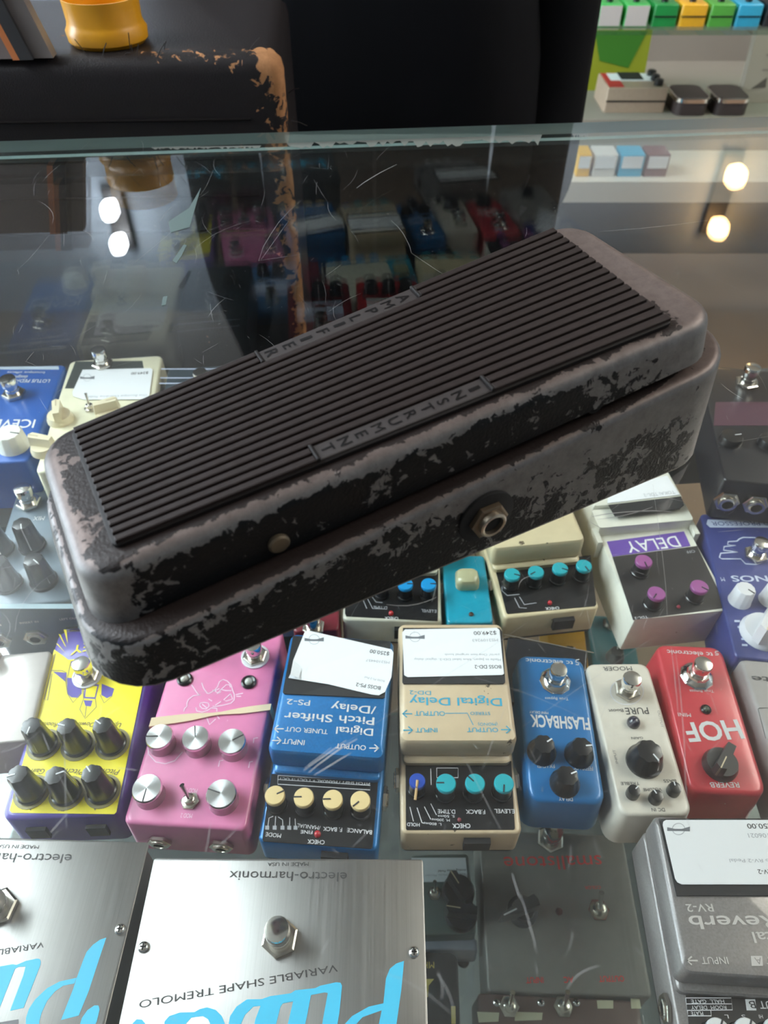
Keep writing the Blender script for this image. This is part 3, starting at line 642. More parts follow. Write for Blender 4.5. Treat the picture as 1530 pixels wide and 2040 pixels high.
# --- BOSS-shaped compact pedals: body, hinged flap with rubber pad, sunken control panel
def compact(P, w, d, yflap, body, hf=.055, hp=.030, lip=None, jacks=('x+', 'x-'), dc=True):
    """yflap: local y where the flap ends and the control panel begins"""
    yn = d/2
    MB().loft([[(x, y, z) for x, y in rrect(w-.001, d-.001, .004, 4)] for z in (.0001, .0030)]).build('rubber_base', RUBBER, P.root)
    bw = MB(); rr = lambda ww, y0, y1, r=.0035: rrect(ww, y1-y0, r, 4, 0, (y0+y1)/2)
    lv = [(0, .003), (0, hp-.0015), (.0005, hp-.0006), (.0015, hp)]
    bw.loft([[(x, y, z) for x, y in rr(w-2*i, -yn+i, yn-i)] for i, z in lv])
    bo = bw.build('body', body, P.root)
    # shoulders either side of the panel and hinge block under the flap
    MB().loft([[(x, y, z) for x, y in rr(w-.004-2*i, -yn+.006, yflap+.004-i)] for i, z in ((0, hp-.001), (0, hf-.021), (.001, hf-.020))]).build('hinge_block', body, P.root)
    f = MB(); prof = [(0, hf-.0185), (0, hf-.0035), (.0008, hf-.0012), (.0028, hf)]
    f.loft([[(x, y, z) for x, y in rr(w-2*i, -yn+i, yflap-i*(2.2 if k == 3 else 1.6 if k == 2 else 1), .004)] for k, (i, z) in enumerate(prof)])
    fl = f.build('flap', body, P.root)
    for ax in jacks: jack(P, (w/2 if ax == 'x+' else -w/2), yflap+.009, hp-.010, ax, .95)
    if dc:
        MB().box(-.008-.010, .008-.010, yn-.001, yn+.0035, .012, .023).build('power_socket', BLACKM, P.root, smooth=False)
    P.h = hf; return fl
def dc_front(P): pass

def new_compact(name, label, c, heel, panel, body, hf=.055, hp=.030, dflap=None, **k):
    """heel: far-left, far-right pixels of the flap; panel: near-right, near-left pixels of the control panel edge"""
    P = pedal(name, label, c, [heel[0], heel[1], panel[0], panel[1]], [hf, hf, hp, hp], ZS); P.hf, P.hp = hf, hp
    P.yf = -P.d/2+dflap; compact(P, P.w, P.d, P.yf, body, hf, hp, **k); return P

# beige digital delay
BEIGE = paint('beige_enamel', srgb(206, 184, 152), .38, chip=srgb(95, 80, 65), amount=.0, scale=70)
TURQ = mat('turquoise_cap', srgb(38, 160, 172), .35, 0, .3); TPRINT = mat('turquoise_print', srgb(48, 158, 190), .6)
PANELB = mat('panel_black', (.010, .010, .011), .35)
P = new_compact('delay_pedal', 'beige compact delay pedal with white price label and three turquoise knobs', 'C4', ((135, 45), (1005, 45)), ((1160, 1790), (165, 1790)), BEIGE, dflap=.0885)
pad_ = P.poly([(178, 95), (975, 95), (1000, 125), (1025, 540), (1010, 556), (185, 556), (172, 540)], RUBBER, 'rubber_pad', .0012, .0012)
P.h = P.hf+.0012
price_label(P, [(195, 105), (955, 92), (978, 110), (1015, 470), (1000, 482), (215, 500), (188, 482), (172, 130)],
            [('$249.00', 950, 120, 762, 122, 30), ('MS2109263', 962, 182, 752, 186, 22, GREYINK), ('parts! One non original knob.', 975, 308, 515, 306, 17, GREYINK, 0), ('Made in Japan, blue label DD-2, digital delay', 988, 348, 268, 345, 17, GREYINK, 0), ('BOSS DD-2', 990, 402, 770, 402, 28)], (278, 168, 80), .0008)
P.h = P.hf
for a in (('Digital Delay', 995, 672, 230, 664, 64, .012), ('DD-2', 410, 612, 232, 606, 33, .0), ('OUTPUT', 525, 780, 275, 778, 38, .008), ('STEREO', 900, 784, 735, 784, 26, .002), ('(MONO)', 960, 874, 800, 876, 24, 0), ('INPUT', 462, 918, 282, 918, 36, .008), ('OUTPUT', 965, 917, 708, 915, 36, .008)):
    P.text(*a[:6], TPRINT, a[6])
P.stroke([[(530, 797), (712, 795), (760, 893)]], .0005, TPRINT, 'print_line')
P.arrow(215, 800, 78, TPRINT, -1); P.arrow(218, 936, 78, TPRINT, 1); P.arrow(1030, 932, 78, TPRINT, 1)
P.h = P.hp
pan = P.poly([(200, 1195), (1075, 1195), (1105, 1752), (1095, 1762), (212, 1765), (203, 1755)], PANELB, 'control_panel', .0006, .0006); P.h = P.hp+.0006
for x_, ang in ((537, 180), (778, 135), (1018, -100)): knob(P, *P.L(x_, 1370, .0150), 'boss', ang, TURQ)
x, y = P.L(298, 1352, .0150); kb = knob(P, x, y, 'boss', -100, mat('blue_cap', srgb(38, 74, 168), .35, 0, .3), .82)
MB().tube([(x, y, P.h+.0154), (x+.0016, y+.011, P.h+.0128)], .0008, 8).build('toothpick_pointer', mat('wood_pick', srgb(196, 160, 110), .7), kb)
for a in (('E.LEVEL', 1102, 1592, 935, 1590, 34), ('F.BACK', 858, 1598, 697, 1595, 34), ('D.TIME', 610, 1596, 466, 1592, 34), ('CHECK', 735, 1712, 586, 1712, 36), ('HOLD', 316, 1708, 212, 1703, 28), ('S. 50ms', 606, 1640, 466, 1640, 20), ('M. 200ms', 566, 1673, 415, 1668, 20), ('L. 800ms', 496, 1708, 350, 1698, 20)):
    P.text(*a, WHITE, .008)
P.stroke([[(235, 1572), (265, 1692)], [(295, 1580), (335, 1702), (350, 1708)], [(355, 1570), (408, 1676)], [(408, 1545), (456, 1640)], [(408, 1255), (412, 1390)], [(458, 1250), (635, 1250), (635, 1330), (458, 1330), (458, 1250)]], .0004, WHITE, 'print_line')
led(P, *P.L(645, 1680), mat('dark_led', (.2, .04, .05), .2, 0, .5), .0013)

# blue pitch shifter
BLUE = paint('blue_metallic', srgb(22, 112, 176), .34, .25, chip=srgb(150, 160, 170), amount=-.07, scale=90, flake=1)
P = new_compact('pitch_shifter_pedal', 'metallic blue compact pedal with a curling white price label and four cream knobs', 'C3', ((325, 120), (1190, 190)), ((1045, 1930), (60, 1860)), BLUE, dflap=.0865)
P.poly([(350, 160), (1160, 205), (1110, 665), (1095, 675), (280, 640), (265, 625)], RUBBER, 'rubber_pad', .0012, .0012); P.h = P.hf+.0012
LP_ = price_label(P, [(445, 130), (470, 114), (1165, 272), (1182, 300), (1165, 500), (1110, 625), (1060, 652), (1000, 645), (640, 560), (312, 508), (330, 470), (352, 360)],
            [('$250.00', 1150, 296, 990, 272, 30), ('MS2104457', 1150, 372, 955, 352, 20, GREYINK, 0), ('BOSS PS-2 Ped', 1110, 530, 945, 495, 16, GREYINK, 0), ('BOSS PS-2', 1078, 580, 875, 548, 30)], (525, 190, 80), .0010)
B = MB(); q = [P.L(330, 505), P.L(352, 360), P.L(420, 430), P.L(400, 520)]
B.v = [(q[0][0], q[0][1], P.h+.004), (q[1][0], q[1][1], P.h+.0012), (q[2][0], q[2][1], P.h+.0012), (q[3][0], q[3][1], P.h+.0028)]; B.face((0, 1, 2, 3)); B.build('curled_corner', PAPER, LP_, smooth=False)
P.h = P.hf; PW = mat('pale_print', srgb(205, 205, 205), .6)
for a in (('PS-2', 494, 690, 300, 677, 44, .008), ('/Delay', 1040, 742, 668, 712, 62, .012), ('Pitch Shifter', 1025, 832, 280, 787, 62, .012), ('Digital', 1015, 926, 710, 908, 58, .012), ('TUNER OUT', 640, 932, 288, 907, 38, .008), ('INPUT', 448, 1020, 266, 1006, 42, .008), ('OUTPUT', 955, 1064, 706, 1046, 40, .008)): P.text(*a[:6], PW, a[6])
P.arrow(232, 925, 78, PW, -1); P.arrow(212, 1022, 78, PW, 1); P.arrow(1020, 1085, 78, PW, 1)
P.h = P.hp
P.poly([(170, 1300), (1055, 1345), (1008, 1910), (995, 1922), (105, 1860), (95, 1845)], PANELB, 'control_panel', .0006, .0006); P.h = P.hp+.0006
CREAMCAP = mat('cream_cap', srgb(222, 196, 142), .4, 0, .3)
for (x_, y_), ang in zip(((197, 1470), (437, 1487), (678, 1505), (908, 1515)), (30, 185, 185, 225)): knob(P, *P.L(x_, y_, .0150), 'boss', ang, CREAMCAP)
for a in (('BALANCE', 1005, 1768, 800, 1748, 34), ('F. BACK', 757, 1746, 600, 1737, 34), ('/MANUAL', 578, 1732, 386, 1710, 32), ('FINE', 512, 1770, 414, 1765, 28), ('MODE', 252, 1796, 125, 1782, 34), ('CHECK', 612, 1850, 470, 1842, 34), ('PITCH SHIFT / MANUAL + 1 OCT -1 OCT', 985, 1372, 235, 1328, 20)): P.text(*a, WHITE, .006)
P.stroke([[(225, 1312), (990, 1360), (988, 1432), (222, 1384), (225, 1312)], [(225, 1345), (990, 1395)], [(140, 1735), (150, 1665), (185, 1650)], [(200, 1735), (205, 1650)], [(265, 1740), (262, 1680), (225, 1655)], [(320, 1745), (322, 1660)], [(370, 1745), (366, 1670)]], .0004, WHITE, 'print_line')
for x_ in (135, 197, 262, 318, 370): P.poly([(x_-16, 1728), (x_+16, 1729), (x_+15, 1762), (x_-17, 1760)], GREYINK, 'mode_mark', .0002, .0001)
led(P, *P.L(552, 1800), REDLED, .0021)

# cream four-knob delay behind
CREAM2 = paint('aged_cream_enamel', srgb(212, 197, 160), .4, chip=srgb(90, 78, 60), amount=.0, scale=60)
def back_compact(name, label, c, nr, nl, yaw, body, w, hf=.055, hp=.030, d=.130, yfl=.088):
    a = at_z(*px(c, *nr), ZS+hp); b = at_z(*px(c, *nl), ZS+hp); rot = R(180)+yaw; m_ = (a+b)/2
    ey = Vector((-math.sin(rot), math.cos(rot)))
    P = Ped(name, label, EFFECT, m_.x-ey.x*d/2, m_.y-ey.y*d/2, ZS, rot); P.w, P.d, P.c, P.hf, P.hp = w, d, c, hf, hp
    P.yf = -d/2+yfl; compact(P, w, d, P.yf, body, hf, hp); return P
P = back_compact('delay_pedal', 'chipped cream compact pedal with four turquoise knobs half under the wah pedal', 'D6', (1312, 1122), (503, 1205), R(7.5), CREAM2, .0735, yfl=.083)
P.h = P.hp; P.poly([(440, 800), (1225, 690), (1272, 1095), (1260, 1108), (545, 1172), (532, 1160)], PANELB, 'control_panel', .0006, .0006); P.h = P.hp+.0006
for (x_, y_), ang in zip(((583, 838), (780, 818), (978, 790), (1175, 768)), (-25, 205, -30, -75)): knob(P, *P.L(x_, y_, .0150), 'boss', ang, TURQ, 1.0)
led(P, *P.L(890, 1082), REDLED, .0018)
P.text('CHECK', 965, 1112, 850, 1118, 22, WHITE, .004)
P.stroke([[(500, 900), (495, 980), (540, 1020), (640, 1010)], [(640, 1030), (680, 1095), (780, 1080)], [(600, 1040), (640, 1120), (700, 1125)]], .0006, GREYINK, 'print_line')
P.h = P.hf
# white compact with blue caps
IVORY = paint('ivory_enamel', srgb(206, 204, 186), .4)
P = back_compact('delay_pedal', 'ivory compact pedal with bright blue knob caps peeking out under the wah pedal', 'D5', (1082, 1000), (302, 965), R(-1.5), IVORY, .0735, yfl=.083)
P.h = P.hp; P.poly([(330, 560), (1046, 600), (1040, 985), (345, 950), (335, 930)], PANELB, 'control_panel', .0006, .0006); P.h = P.hp+.0006
BCAP = mat('bright_blue_cap', srgb(22, 142, 205), .35, 0, .3)
for (x_, y_), ang in zip(((430, 670), (615, 685), (795, 698), (972, 698)), (120, 60, 0, 0)): knob(P, *P.L(x_, y_, .0150), 'boss', ang, BCAP, .95)
led(P, *P.L(685, 928), REDLED, .0019); P.text('CHECK', 740, 955, 636, 952, 22, WHITE, .004); P.text('E.LEVEL', 1030, 900, 915, 895, 22, GREYINK, .004); P.text('D.TIME', 655, 875, 550, 870, 22, GREYINK, .004)
P.stroke([[(470, 820), (500, 890)], [(505, 815), (545, 890), (640, 893)], [(540, 800), (570, 840), (620, 845)]], .0006, GREYINK, 'print_line')

# dark grey reverb at the right edge
GREYM = paint('grey_metallic', srgb(140, 134, 132), .36, .3, flake=1); DARKG = paint('dark_grey_metal', srgb(98, 98, 102), .34, .4)
a = at_z(*px('B4', 465, 105), ZS+.055); b = at_z(*px('B4', 752, 1568), ZS+.055); e = Vector((b.x-a.x, b.y-a.y)).normalized()
rot = math.atan2(-e.x, e.y); ex = Vector((math.cos(rot), math.sin(rot))); W_, D_ = .0745, .131
ctr = Vector((a.x, a.y))-ex*W_/2+e*D_/2
P = Ped('reverb_pedal', 'dark grey compact reverb pedal with white price label at the right edge', EFFECT, ctr.x, ctr.y, ZS, rot); P.c = 'B4'; P.hf, P.hp = .055, .030
compact(P, W_, D_, -D_/2+(Vector((b.x-a.x, b.y-a.y))).length, GREYM)
P.h = P.hf
P.poly([(520, 150), (1950, 150), (2060, 860), (685, 860)], RUBBER, 'rubber_pad', .0012, .0012); P.h = P.hf+.0012
price_label(P, [(585, 160), (1900, 160), (1990, 755), (730, 755), (690, 735), (668, 700), (555, 205), (560, 175)], [('$250.00', 1600, 196, 1325, 196, 45), ('MS2106021', 1660, 285, 1335, 285, 40, GREYINK, 0), ('Digital Reverb RV-2 Pedal', 1900, 520, 1165, 520, 32, GREYINK, 0), ('BOSS RV-2', 1720, 618, 1425, 618, 42)], (700, 245, 105), .0008)
P.h = P.hf; RP = mat('reverb_print', srgb(196, 190, 186), .6)
for a in (('RV-2', 1012, 932, 765, 935, 70, .01), ('Reverb', 1600, 1042, 785, 1042, 122, .014), ('Digital', 1880, 1192, 1375, 1192, 100, .012), ('INPUT', 1150, 1422, 905, 1422, 65, .008), ('OUTPUT', 1850, 1422, 1500, 1422, 65, .008)): P.text(*a[:6], RP, a[6])
P.arrow(830, 1455, 100, RP, -1)
bx_ = P.poly([(1370, 1412), (1475, 1412), (1482, 1505), (1378, 1505)], RP, 'letter_box', .0002, .0001); P.text('A', 1462, 1428, 1398, 1428, 62, GREYM, .004, dz=.0003, parent=bx_)
P.h = P.hp; P.poly([(770, 1775), (2050, 1775), (2140, 2500), (840, 2500)], PANELB, 'control_panel', .0006, .0006); P.h = P.hp+.0006
P.stroke([[(768, 1800), (1190, 1800), (1200, 1910), (780, 1915), (768, 1800)], [(772, 1855), (1195, 1855)], [(785, 1915), (790, 1965), (1005, 1965), (1000, 1910)]], .0004, WHITE, 'print_line')
for a in (('HALL  GATE', 1120, 1815, 815, 1815, 34), ('ROOM  DELAY', 1140, 1870, 815, 1872, 34), ('PLATE', 925, 1925, 815, 1925, 34)): P.text(*a, WHITE, .006)
P.text('OUTPUT', 1800, 1830, 1440, 1830, 70, WHITE, .01)
bx_ = P.poly([(1318, 1812), (1410, 1812), (1422, 1915), (1332, 1915)], WHITE, 'letter_box', .0002, .0001); P.text('B', 1402, 1828, 1345, 1828, 68, PANELB, .004, dz=.0003, parent=bx_)
for x_, y_ in ((1080, 2110), (1350, 2110), (1620, 2110)): knob(P, *P.L(x_, y_, .0150), 'boss', 60, mat('white_cap', (.7, .7, .7), .35))
for x_, t_ in ((1140, 'L'), (1295, 'S'), (1455, 'HI')): P.text(t_, x_+20, 1955, x_-15, 1955, 34, WHITE, .006)

# --- die-cast box pedals
def boxped(name, label, c, corners, h, z0, m, r=.004, bev=.0015, draft=.0012, feet=True):
    P = pedal(name, label, c, corners, h, z0); P.h = h
    shell(P.w, P.d, h, r, bev, draft, .0016).build('enclosure', m, P.root)
    if feet: rubber_feet(P, P.w, P.d)
    return P
# yellow and purple rocket pedal
PURP = paint('purple_enamel', srgb(96, 82, 168), .35); YEL = mat('yellow_print', srgb(250, 232, 40), .45, 0, .3); PURPI = mat('purple_ink', srgb(98, 84, 172), .5)
P = boxped('pitch_pedal', 'purple box pedal with yellow rocket artwork and six black knobs', 'C1', [(490, 100), (1390, 108), (1120, 1800), (72, 1795)], .036, ZS, PURP, .006, .003)
P.poly([(88, 1745), (108, 1766), (1032, 1778), (1052, 1760), (1275, 680), (1330, 400), (1130, 330), (620, 385), (490, 290)], YEL, 'printed_panel', .0003, .0002); P.h += .0003
for q in ([(575, 110), (602, 113), (612, 238)], [(528, 150), (546, 155), (598, 268), (586, 256)], [(505, 235), (522, 238), (592, 322)]): P.poly(q, YEL, 'printed_ray', .0001, .0001)
for q in ([(605, 545), (742, 552), (738, 690), (705, 726), (645, 722), (608, 690)], [(480, 490), (602, 500), (600, 588)], [(766, 600), (895, 606), (862, 737), (755, 730)], [(756, 748), (836, 752), (820, 804), (772, 800)], [(920, 600), (1032, 645), (1012, 708), (965, 730), (915, 700)], [(645, 395), (735, 370), (760, 420), (700, 470), (640, 440)]):
    P.poly(q, PURPI, 'printed_shape', .0001, .0001)
P.poly([(780, 620), (880, 622), (855, 722), (770, 718)], YEL, 'printed_shape', .0002, .0001)
INKG = mat('olive_ink', srgb(150, 140, 90), .6)
P.stroke([[(500, 330), (400, 740), (430, 750), (470, 510)], [(600, 500), (560, 480), (470, 480)], [(610, 540), (640, 400), (740, 365)], [(590, 545), (610, 690), (660, 770), (730, 690)], [(755, 735), (720, 830), (768, 915), (870, 810), (862, 737)], [(905, 700), (940, 775), (1015, 710)], [(745, 560), (755, 735)], [(780, 805), (768, 900)]], .0005, INKG, 'print_line')
P.text('EY', 830, 215, 625, 272, 75, YEL, .004, .2)
for a in (('Up', 1100, 955, 1035, 950, 42), ('Down', 862, 950, 712, 945, 42), ('Room', 526, 952, 392, 945, 42), ('Pitch', 1085, 1378, 935, 1368, 48), ('Pitch', 772, 1378, 600, 1368, 48), ('Gain', 410, 1370, 290, 1366, 48), ('9V', 595, 1722, 535, 1720, 32)): P.text(*a, mat('olive_text', srgb(112, 100, 70), .6), .004, .25)
for x_ in (275, 858): P.poly([(x_-14, 1722), (x_+16, 1722), (x_, 1745)], mat('olive_text', (0, 0, 0)), 'printed_mark', .0002, .0001)
for (x_, y_), ang in zip(((398, 1150), (708, 1155), (1018, 1145), (288, 1578), (608, 1588), (928, 1572)), (-95, 165, 145, -165, 20, 130)):
    x, y = P.L(x_, y_); knob(P, x, y, 'fluted', ang, None, 1.0, hs=1.5); MB().lathe([(.0108, P.h-.0002), (.0108, P.h+.0006)], x, y, 24).build('knob_skirt', mat('skirt_grey', srgb(150, 140, 90), .3), P.root)
foot_switch(P, *P.L(790, 530), 1.05, ring=.010)
for s in (-1, 1): MB().box(s*.018-.006, s*.018+.006, P.d/2+.0005, P.d/2+.003, .012, .024).build('jack_plate', BLACKM, P.root, smooth=False)

# pink pedal with the rubber band
PINK = paint('pink_enamel', srgb(222, 128, 172), .36, chip=srgb(240, 190, 215), amount=-.06, scale=240)
P = boxped('chorus_pedal', 'pink box pedal with white line drawing, five aluminium knobs and a rubber band', 'C2', [(498, 52), (1392, 112), (1050, 1800), (52, 1742)], .038, ZS, PINK, .004, .0025)
PKW = mat('pink_print', srgb(240, 205, 225), .6)
for (x_, y_), ang, s in zip(((325, 1003), (632, 1015), (940, 1043), (220, 1440), (850, 1487)), (185, 105, 35, -90, 165), (1, 1, 1.02, 1.04, 1.06)): knob(P, *P.L(x_, y_, .0115), 'alu', ang, None, s)
toggle(P, *P.L(590, 1560), 130, 1.0)
for x_, y_ in ((545, 528), (1088, 552)): led(P, *P.L(x_, y_), CLEARLED, .0028, .0052)
foot_switch(P, *P.L(1142, 335), 1.0, ring=.0098); foot_switch(P, *P.L(640, 300), 1.0, ring=.0098)
P.text('MOD 1', 655, 1452, 565, 1447, 38, PKW, .008); P.text('MOD 2', 612, 1664, 515, 1658, 38, PKW, .008)
P.c = 'E3'
P.stroke([[(590, 290), (630, 400), (700, 495), (740, 495)], [(400, 330), (480, 450), (540, 525)], [(570, 520), (430, 540), (340, 610), (310, 680), (310, 740), (265, 780), (250, 840)],
          [(740, 490), (830, 440), (890, 370), (930, 270), (1000, 230), (1080, 260), (1150, 330), (1180, 430), (1215, 520), (1210, 620), (1150, 680), (1000, 720), (850, 745), (800, 740)],
          [(800, 430), (900, 480), (980, 400), (1060, 330), (1120, 330), (1140, 380)], [(960, 420), (1050, 440), (1160, 440)], [(850, 440), (930, 400)], [(880, 500), (960, 460)], [(1140, 500), (1010, 620), (1060, 640), (1180, 600), (1140, 500)],
          [(560, 680), (640, 665), (720, 680), (730, 740), (680, 790), (600, 780), (555, 730), (560, 680)], [(600, 700), (690, 770)], [(480, 760), (500, 830), (600, 850), (700, 820), (780, 770), (880, 780), (880, 840)], [(720, 600), (790, 640)], [(850, 720), (960, 650)], [(1240, 520), (1380, 490)], [(1250, 550), (1340, 550)], [(690, 960), (740, 1090), (860, 980)], [(870, 900), (930, 980)]], .0007, PKW, 'line_drawing')
P.c = 'C2'
P.stroke([[(232, 1100), (240, 1160), (300, 1225), (380, 1240), (460, 1215), (525, 1140)], [(1125, 1065), (1130, 1025), (1165, 1020)], [(830, 1265), (840, 1215), (870, 1210)], [(1085, 1275), (1095, 1225), (1120, 1220)]], .0006, PKW, 'printed_arc')
for x_ in (-.019, .019): jack(P, x_, P.d/2+.0009, .016, 'y+', .95)
# the rubber band round it
rb = thing('rubber_band', 'flat beige rubber band stretched round the pink pedal', 'rubber band', (P.root.location.x, P.root.location.y, ZS+.0001), P.root.rotation_euler.z)
def bandring(y_l, y_r, wl, wr, off):
    W2 = P.w/2+off; zt_ = .038+off
    path = []
    for k in range(13): t = k/12; path.append((W2-2*W2*t, y_l+(y_r-y_l)*t, zt_, wl+(wr-wl)*t+(-.55*wl*math.exp(-((t-.55)/.16)**2))))
    path += [(-W2-.0016, y_r, .020, wr), (-W2-.0018, y_r, .0012, wr)]
    for k in range(1, 6): t = k/6; path.append((-W2+2*W2*t, y_r+(y_l-y_r)*t, .0008-off, wr))
    path += [(W2+.0018, y_l, .0012, wl), (W2+.0016, y_l, .020, wl)]
    return path
yl = P.L(250, 895)[1]; yr = P.L(1270, 765)[1]; B = MB()
i0 = bandring(yl, yr, .0062, .0046, .0004); i1 = bandring(yl, yr, .0062, .0046, .0013); k = len(i0)
for p in i0: B.v += [(p[0], p[1]-p[3]/2, p[2]), (p[0], p[1]+p[3]/2, p[2])]
for p in i1: B.v += [(p[0], p[1]-p[3]/2, p[2]), (p[0], p[1]+p[3]/2, p[2])]
for i in range(k):
    j = (i+1) % k; a, b, c_, d_ = 2*i, 2*j, 2*k+2*i, 2*k+2*j
    B.face((a, b, b+1, a+1)); B.face((c_, c_+1, d_+1, d_)); B.face((a, c_, d_, b)); B.face((a+1, b+1, d_+1, c_+1))
o = B.build('band_loop', mat('band_rubber', srgb(226, 204, 170), .55), rb, ang=70)

# mini pedals
TCB = paint('mini_blue', srgb(38, 112, 172), .3, .1); TCR = paint('mini_red', srgb(196, 62, 70), .3, .05, chip=srgb(230, 190, 190), amount=-.08, scale=120); MOO = paint('mini_cream', srgb(214, 206, 192), .34)
P = boxped('mini_delay_pedal', 'mini blue delay pedal with three black knobs and chrome footswitch', 'C5', [(105, 210), (735, 225), (878, 1568), (185, 1565)], .036, ZS, TCB, .0075, .003, .0025)
for a in (('tc electronic', 610, 268, 172, 240, 38, .004), ('True Bypass', 566, 604, 350, 600, 24, .0), ('MINI DELAY', 380, 735, 206, 724, 22, 0), ('FLASHBACK', 756, 792, 212, 762, 108, .03), ('FX LEVEL', 437, 1218, 265, 1216, 36, .006), ('FEEDBACK', 790, 1242, 610, 1234, 36, .006), ('DELAY', 605, 1528, 476, 1524, 32, .006)): P.text(*a[:6], PW, a[6])
P.stroke([[(668, 250), (640, 255), (635, 275), (665, 285), (660, 300), (635, 298)]], .0006, PW, 'brand_mark')
for (x_, y_), ang in zip(((318, 1112), (662, 1135), (530, 1400)), (35, 8, 25)): knob(P, *P.L(x_, y_), 'round', ang, None, 1.0)
foot_switch(P, *P.L(445, 450), 1.0, dome=True)
P = boxped('mini_boost_pedal', 'mini cream boost pedal with one large and three tiny black knobs', 'C6', [(3, 270), (532, 250), (868, 1532), (262, 1562)], .037, ZS, MOO, .006, .0022, .003)
for a in (('MOOER', 372, 288, 130, 292, 34, .008), ('PURE', 508, 636, 314, 640, 56, .002), ('Boost', 300, 648, 176, 652, 26, 0), ('GAIN', 468, 884, 370, 886, 20, 0), ('TREBLE', 437, 1266, 280, 1268, 26, 0), ('VOLUME', 625, 1316, 468, 1320, 26, 0), ('BASS', 748, 1244, 640, 1246, 26, 0), ('DC IN', 652, 1488, 540, 1488, 28, .004)): P.text(*a[:6], BLACKINK, a[6])
# vertical words along the sides
for t_, (xa, ya), (xb, yb), sgn in (('INPUT', (262, 1112), (232, 992), 1), ('OUTPUT', (592, 662), (628, 805), -1)):
    a = Vector(P.L(xa, ya)); b = Vector(P.L(xb, yb)); d = (b-a); n_ = Vector((-d.y, d.x)).normalized(); P.put(t_, a, d.normalized(), n_, d.length, .0015, mat('faint_ink', (.25, .24, .22), .6))
led(P, *P.L(388, 770), mat('smoke_led', (.03, .025, .04), .1, 0, .6), .0042)
knob(P, *P.L(478, 1095), 'round', -60, None, 1.22)
for (x_, y_), ang in zip(((378, 1372), (570, 1415), (722, 1348)), (40, 110, 90)): knob(P, *P.L(x_, y_), 'small', ang)
foot_switch(P, *P.L(335, 495), 1.05); P.stroke([[(335+140*math.cos(R(a)), 500+112*math.sin(R(a))) for a in range(0, 361, 15)]], .0006, mat('washer_plastic', (.7, .7, .7)), 'printed_ring')
P = boxped('mini_reverb_pedal', 'mini red reverb pedal with a single black pointer knob and chrome footswitch', 'C6', [(592, 112), (1190, 106), (1462, 1362), (858, 1362)], .036, ZS, TCR, .0075, .003, .0025)
for a in (('tc electronic', 1060, 172, 672, 148, 36, .004), ('True Bypass', 1066, 488, 864, 486, 22, 0), ('MINI', 872, 686, 764, 680, 30, .006), ('HOF', 1268, 742, 806, 772, 158, .03), ('REVERB', 1277, 1270, 1032, 1270, 44, .008)): P.text(*a[:6], PW, a[6])
P.stroke([[(1112, 160), (1085, 162), (1082, 175), (1110, 182), (1105, 192), (1082, 190)]], .0006, PW, 'brand_mark')
knob(P, *P.L(1118, 1130), 'fin', -125, mat('grey_black_knob', (.020, .019, .020), .35, 0, .2), 1.08); led(P, *P.L(1003, 655), mat('led_pit', (.08, .09, .06), .3), .0022, .0034); foot_switch(P, *P.L(925, 372), 1.05, dome=True)
# grey pedal at the right edge
GRY = paint('warm_grey_enamel', srgb(160, 154, 150), .4)
a = at_z(*px('C6', 1282, 212), ZS+.04); b = at_z(*px('C6', 1545, 960), ZS+.04); e = Vector((b.x-a.x, b.y-a.y)).normalized(); rot = math.atan2(-e.x, e.y); ex = Vector((math.cos(rot), math.sin(rot)))
ctr = Vector((a.x, a.y))-ex*.033+e*.058
P = Ped('grey_pedal', 'plain grey box pedal cut off by the right edge of the photo', EFFECT, ctr.x, ctr.y, ZS, rot); P.c = 'C6'; P.h = .04
shell(.066, .116, .04, .005, .003).build('enclosure', GRY, P.root); rubber_feet(P, .066, .116)
P.text('te', 1545, 378, 1385, 370, 48, BLACKINK, .02); P.stroke([[(1600, 640), (1460, 640), (1445, 650), (1510, 900)]], .0004, BLACKINK, 'print_line')
knob(P, 0, .03, 'round', 60); foot_switch(P, -.012, -.042, 1)

# steel tremolo boxes in front
STEEL = steel('brushed_steel'); EHB = mat('sky_print', srgb(72, 186, 224), .45); EHK = mat('dark_print', (.055, .05, .05), .5)
def tremolo(label, c, fl, fr, W_, D_, h, ztop=None):
    a = at_z(*fl, ZS+h); b = at_z(*fr, ZS+h); ex = Vector((a.x-b.x, a.y-b.y)).normalized(); rot = math.atan2(ex.y, ex.x); ey = Vector((-ex.y, ex.x))
    ctr = Vector((b.x, b.y))+ex*W_/2+ey*D_/2
    P = Ped('tremolo_pedal', label, EFFECT, ctr.x, ctr.y, ZS, rot, 'steel tremolo boxes'); P.h = h; P.w, P.d = W_, D_
    MB().loft([[(x, y, z) for x, y in rrect(W_-.003, D_-.003, .002, 2)] for z in (.0016, h-.0013)]).build('box', mat('box_steel', (.30, .29, .28), .4, .8), P.root)
    MB().loft([[(x, y, z) for x, y in rrect(W_-2*i, D_-2*i, .0015, 2)] for i, z in ((0, h-.0013), (0, h-.0003), (.0004, h))]).build('face_plate', STEEL, P.root)
    rubber_feet(P, W_, D_); return P
H_EH = .058
P = tremolo('brushed steel tremolo box with a blue script name, centre bottom left', 'B2', (307, 1709), (842.5, 1712), None or (at_z(307, 1709, ZS+H_EH)-at_z(842.5, 1712, ZS+H_EH)).length, .165, H_EH); P.c = 'B2'
P.text('MADE IN USA', 658, 238, 408, 240, 22, EHK, 0); P.text('electro-harmonix', 892, 300, 178, 292, 58, EHK, .004, .0)
P.c = 'E1'
P.text('VARIABLE SHAPE TREMOLO', 1080, 98, 138, 272, 36, EHK, .008)
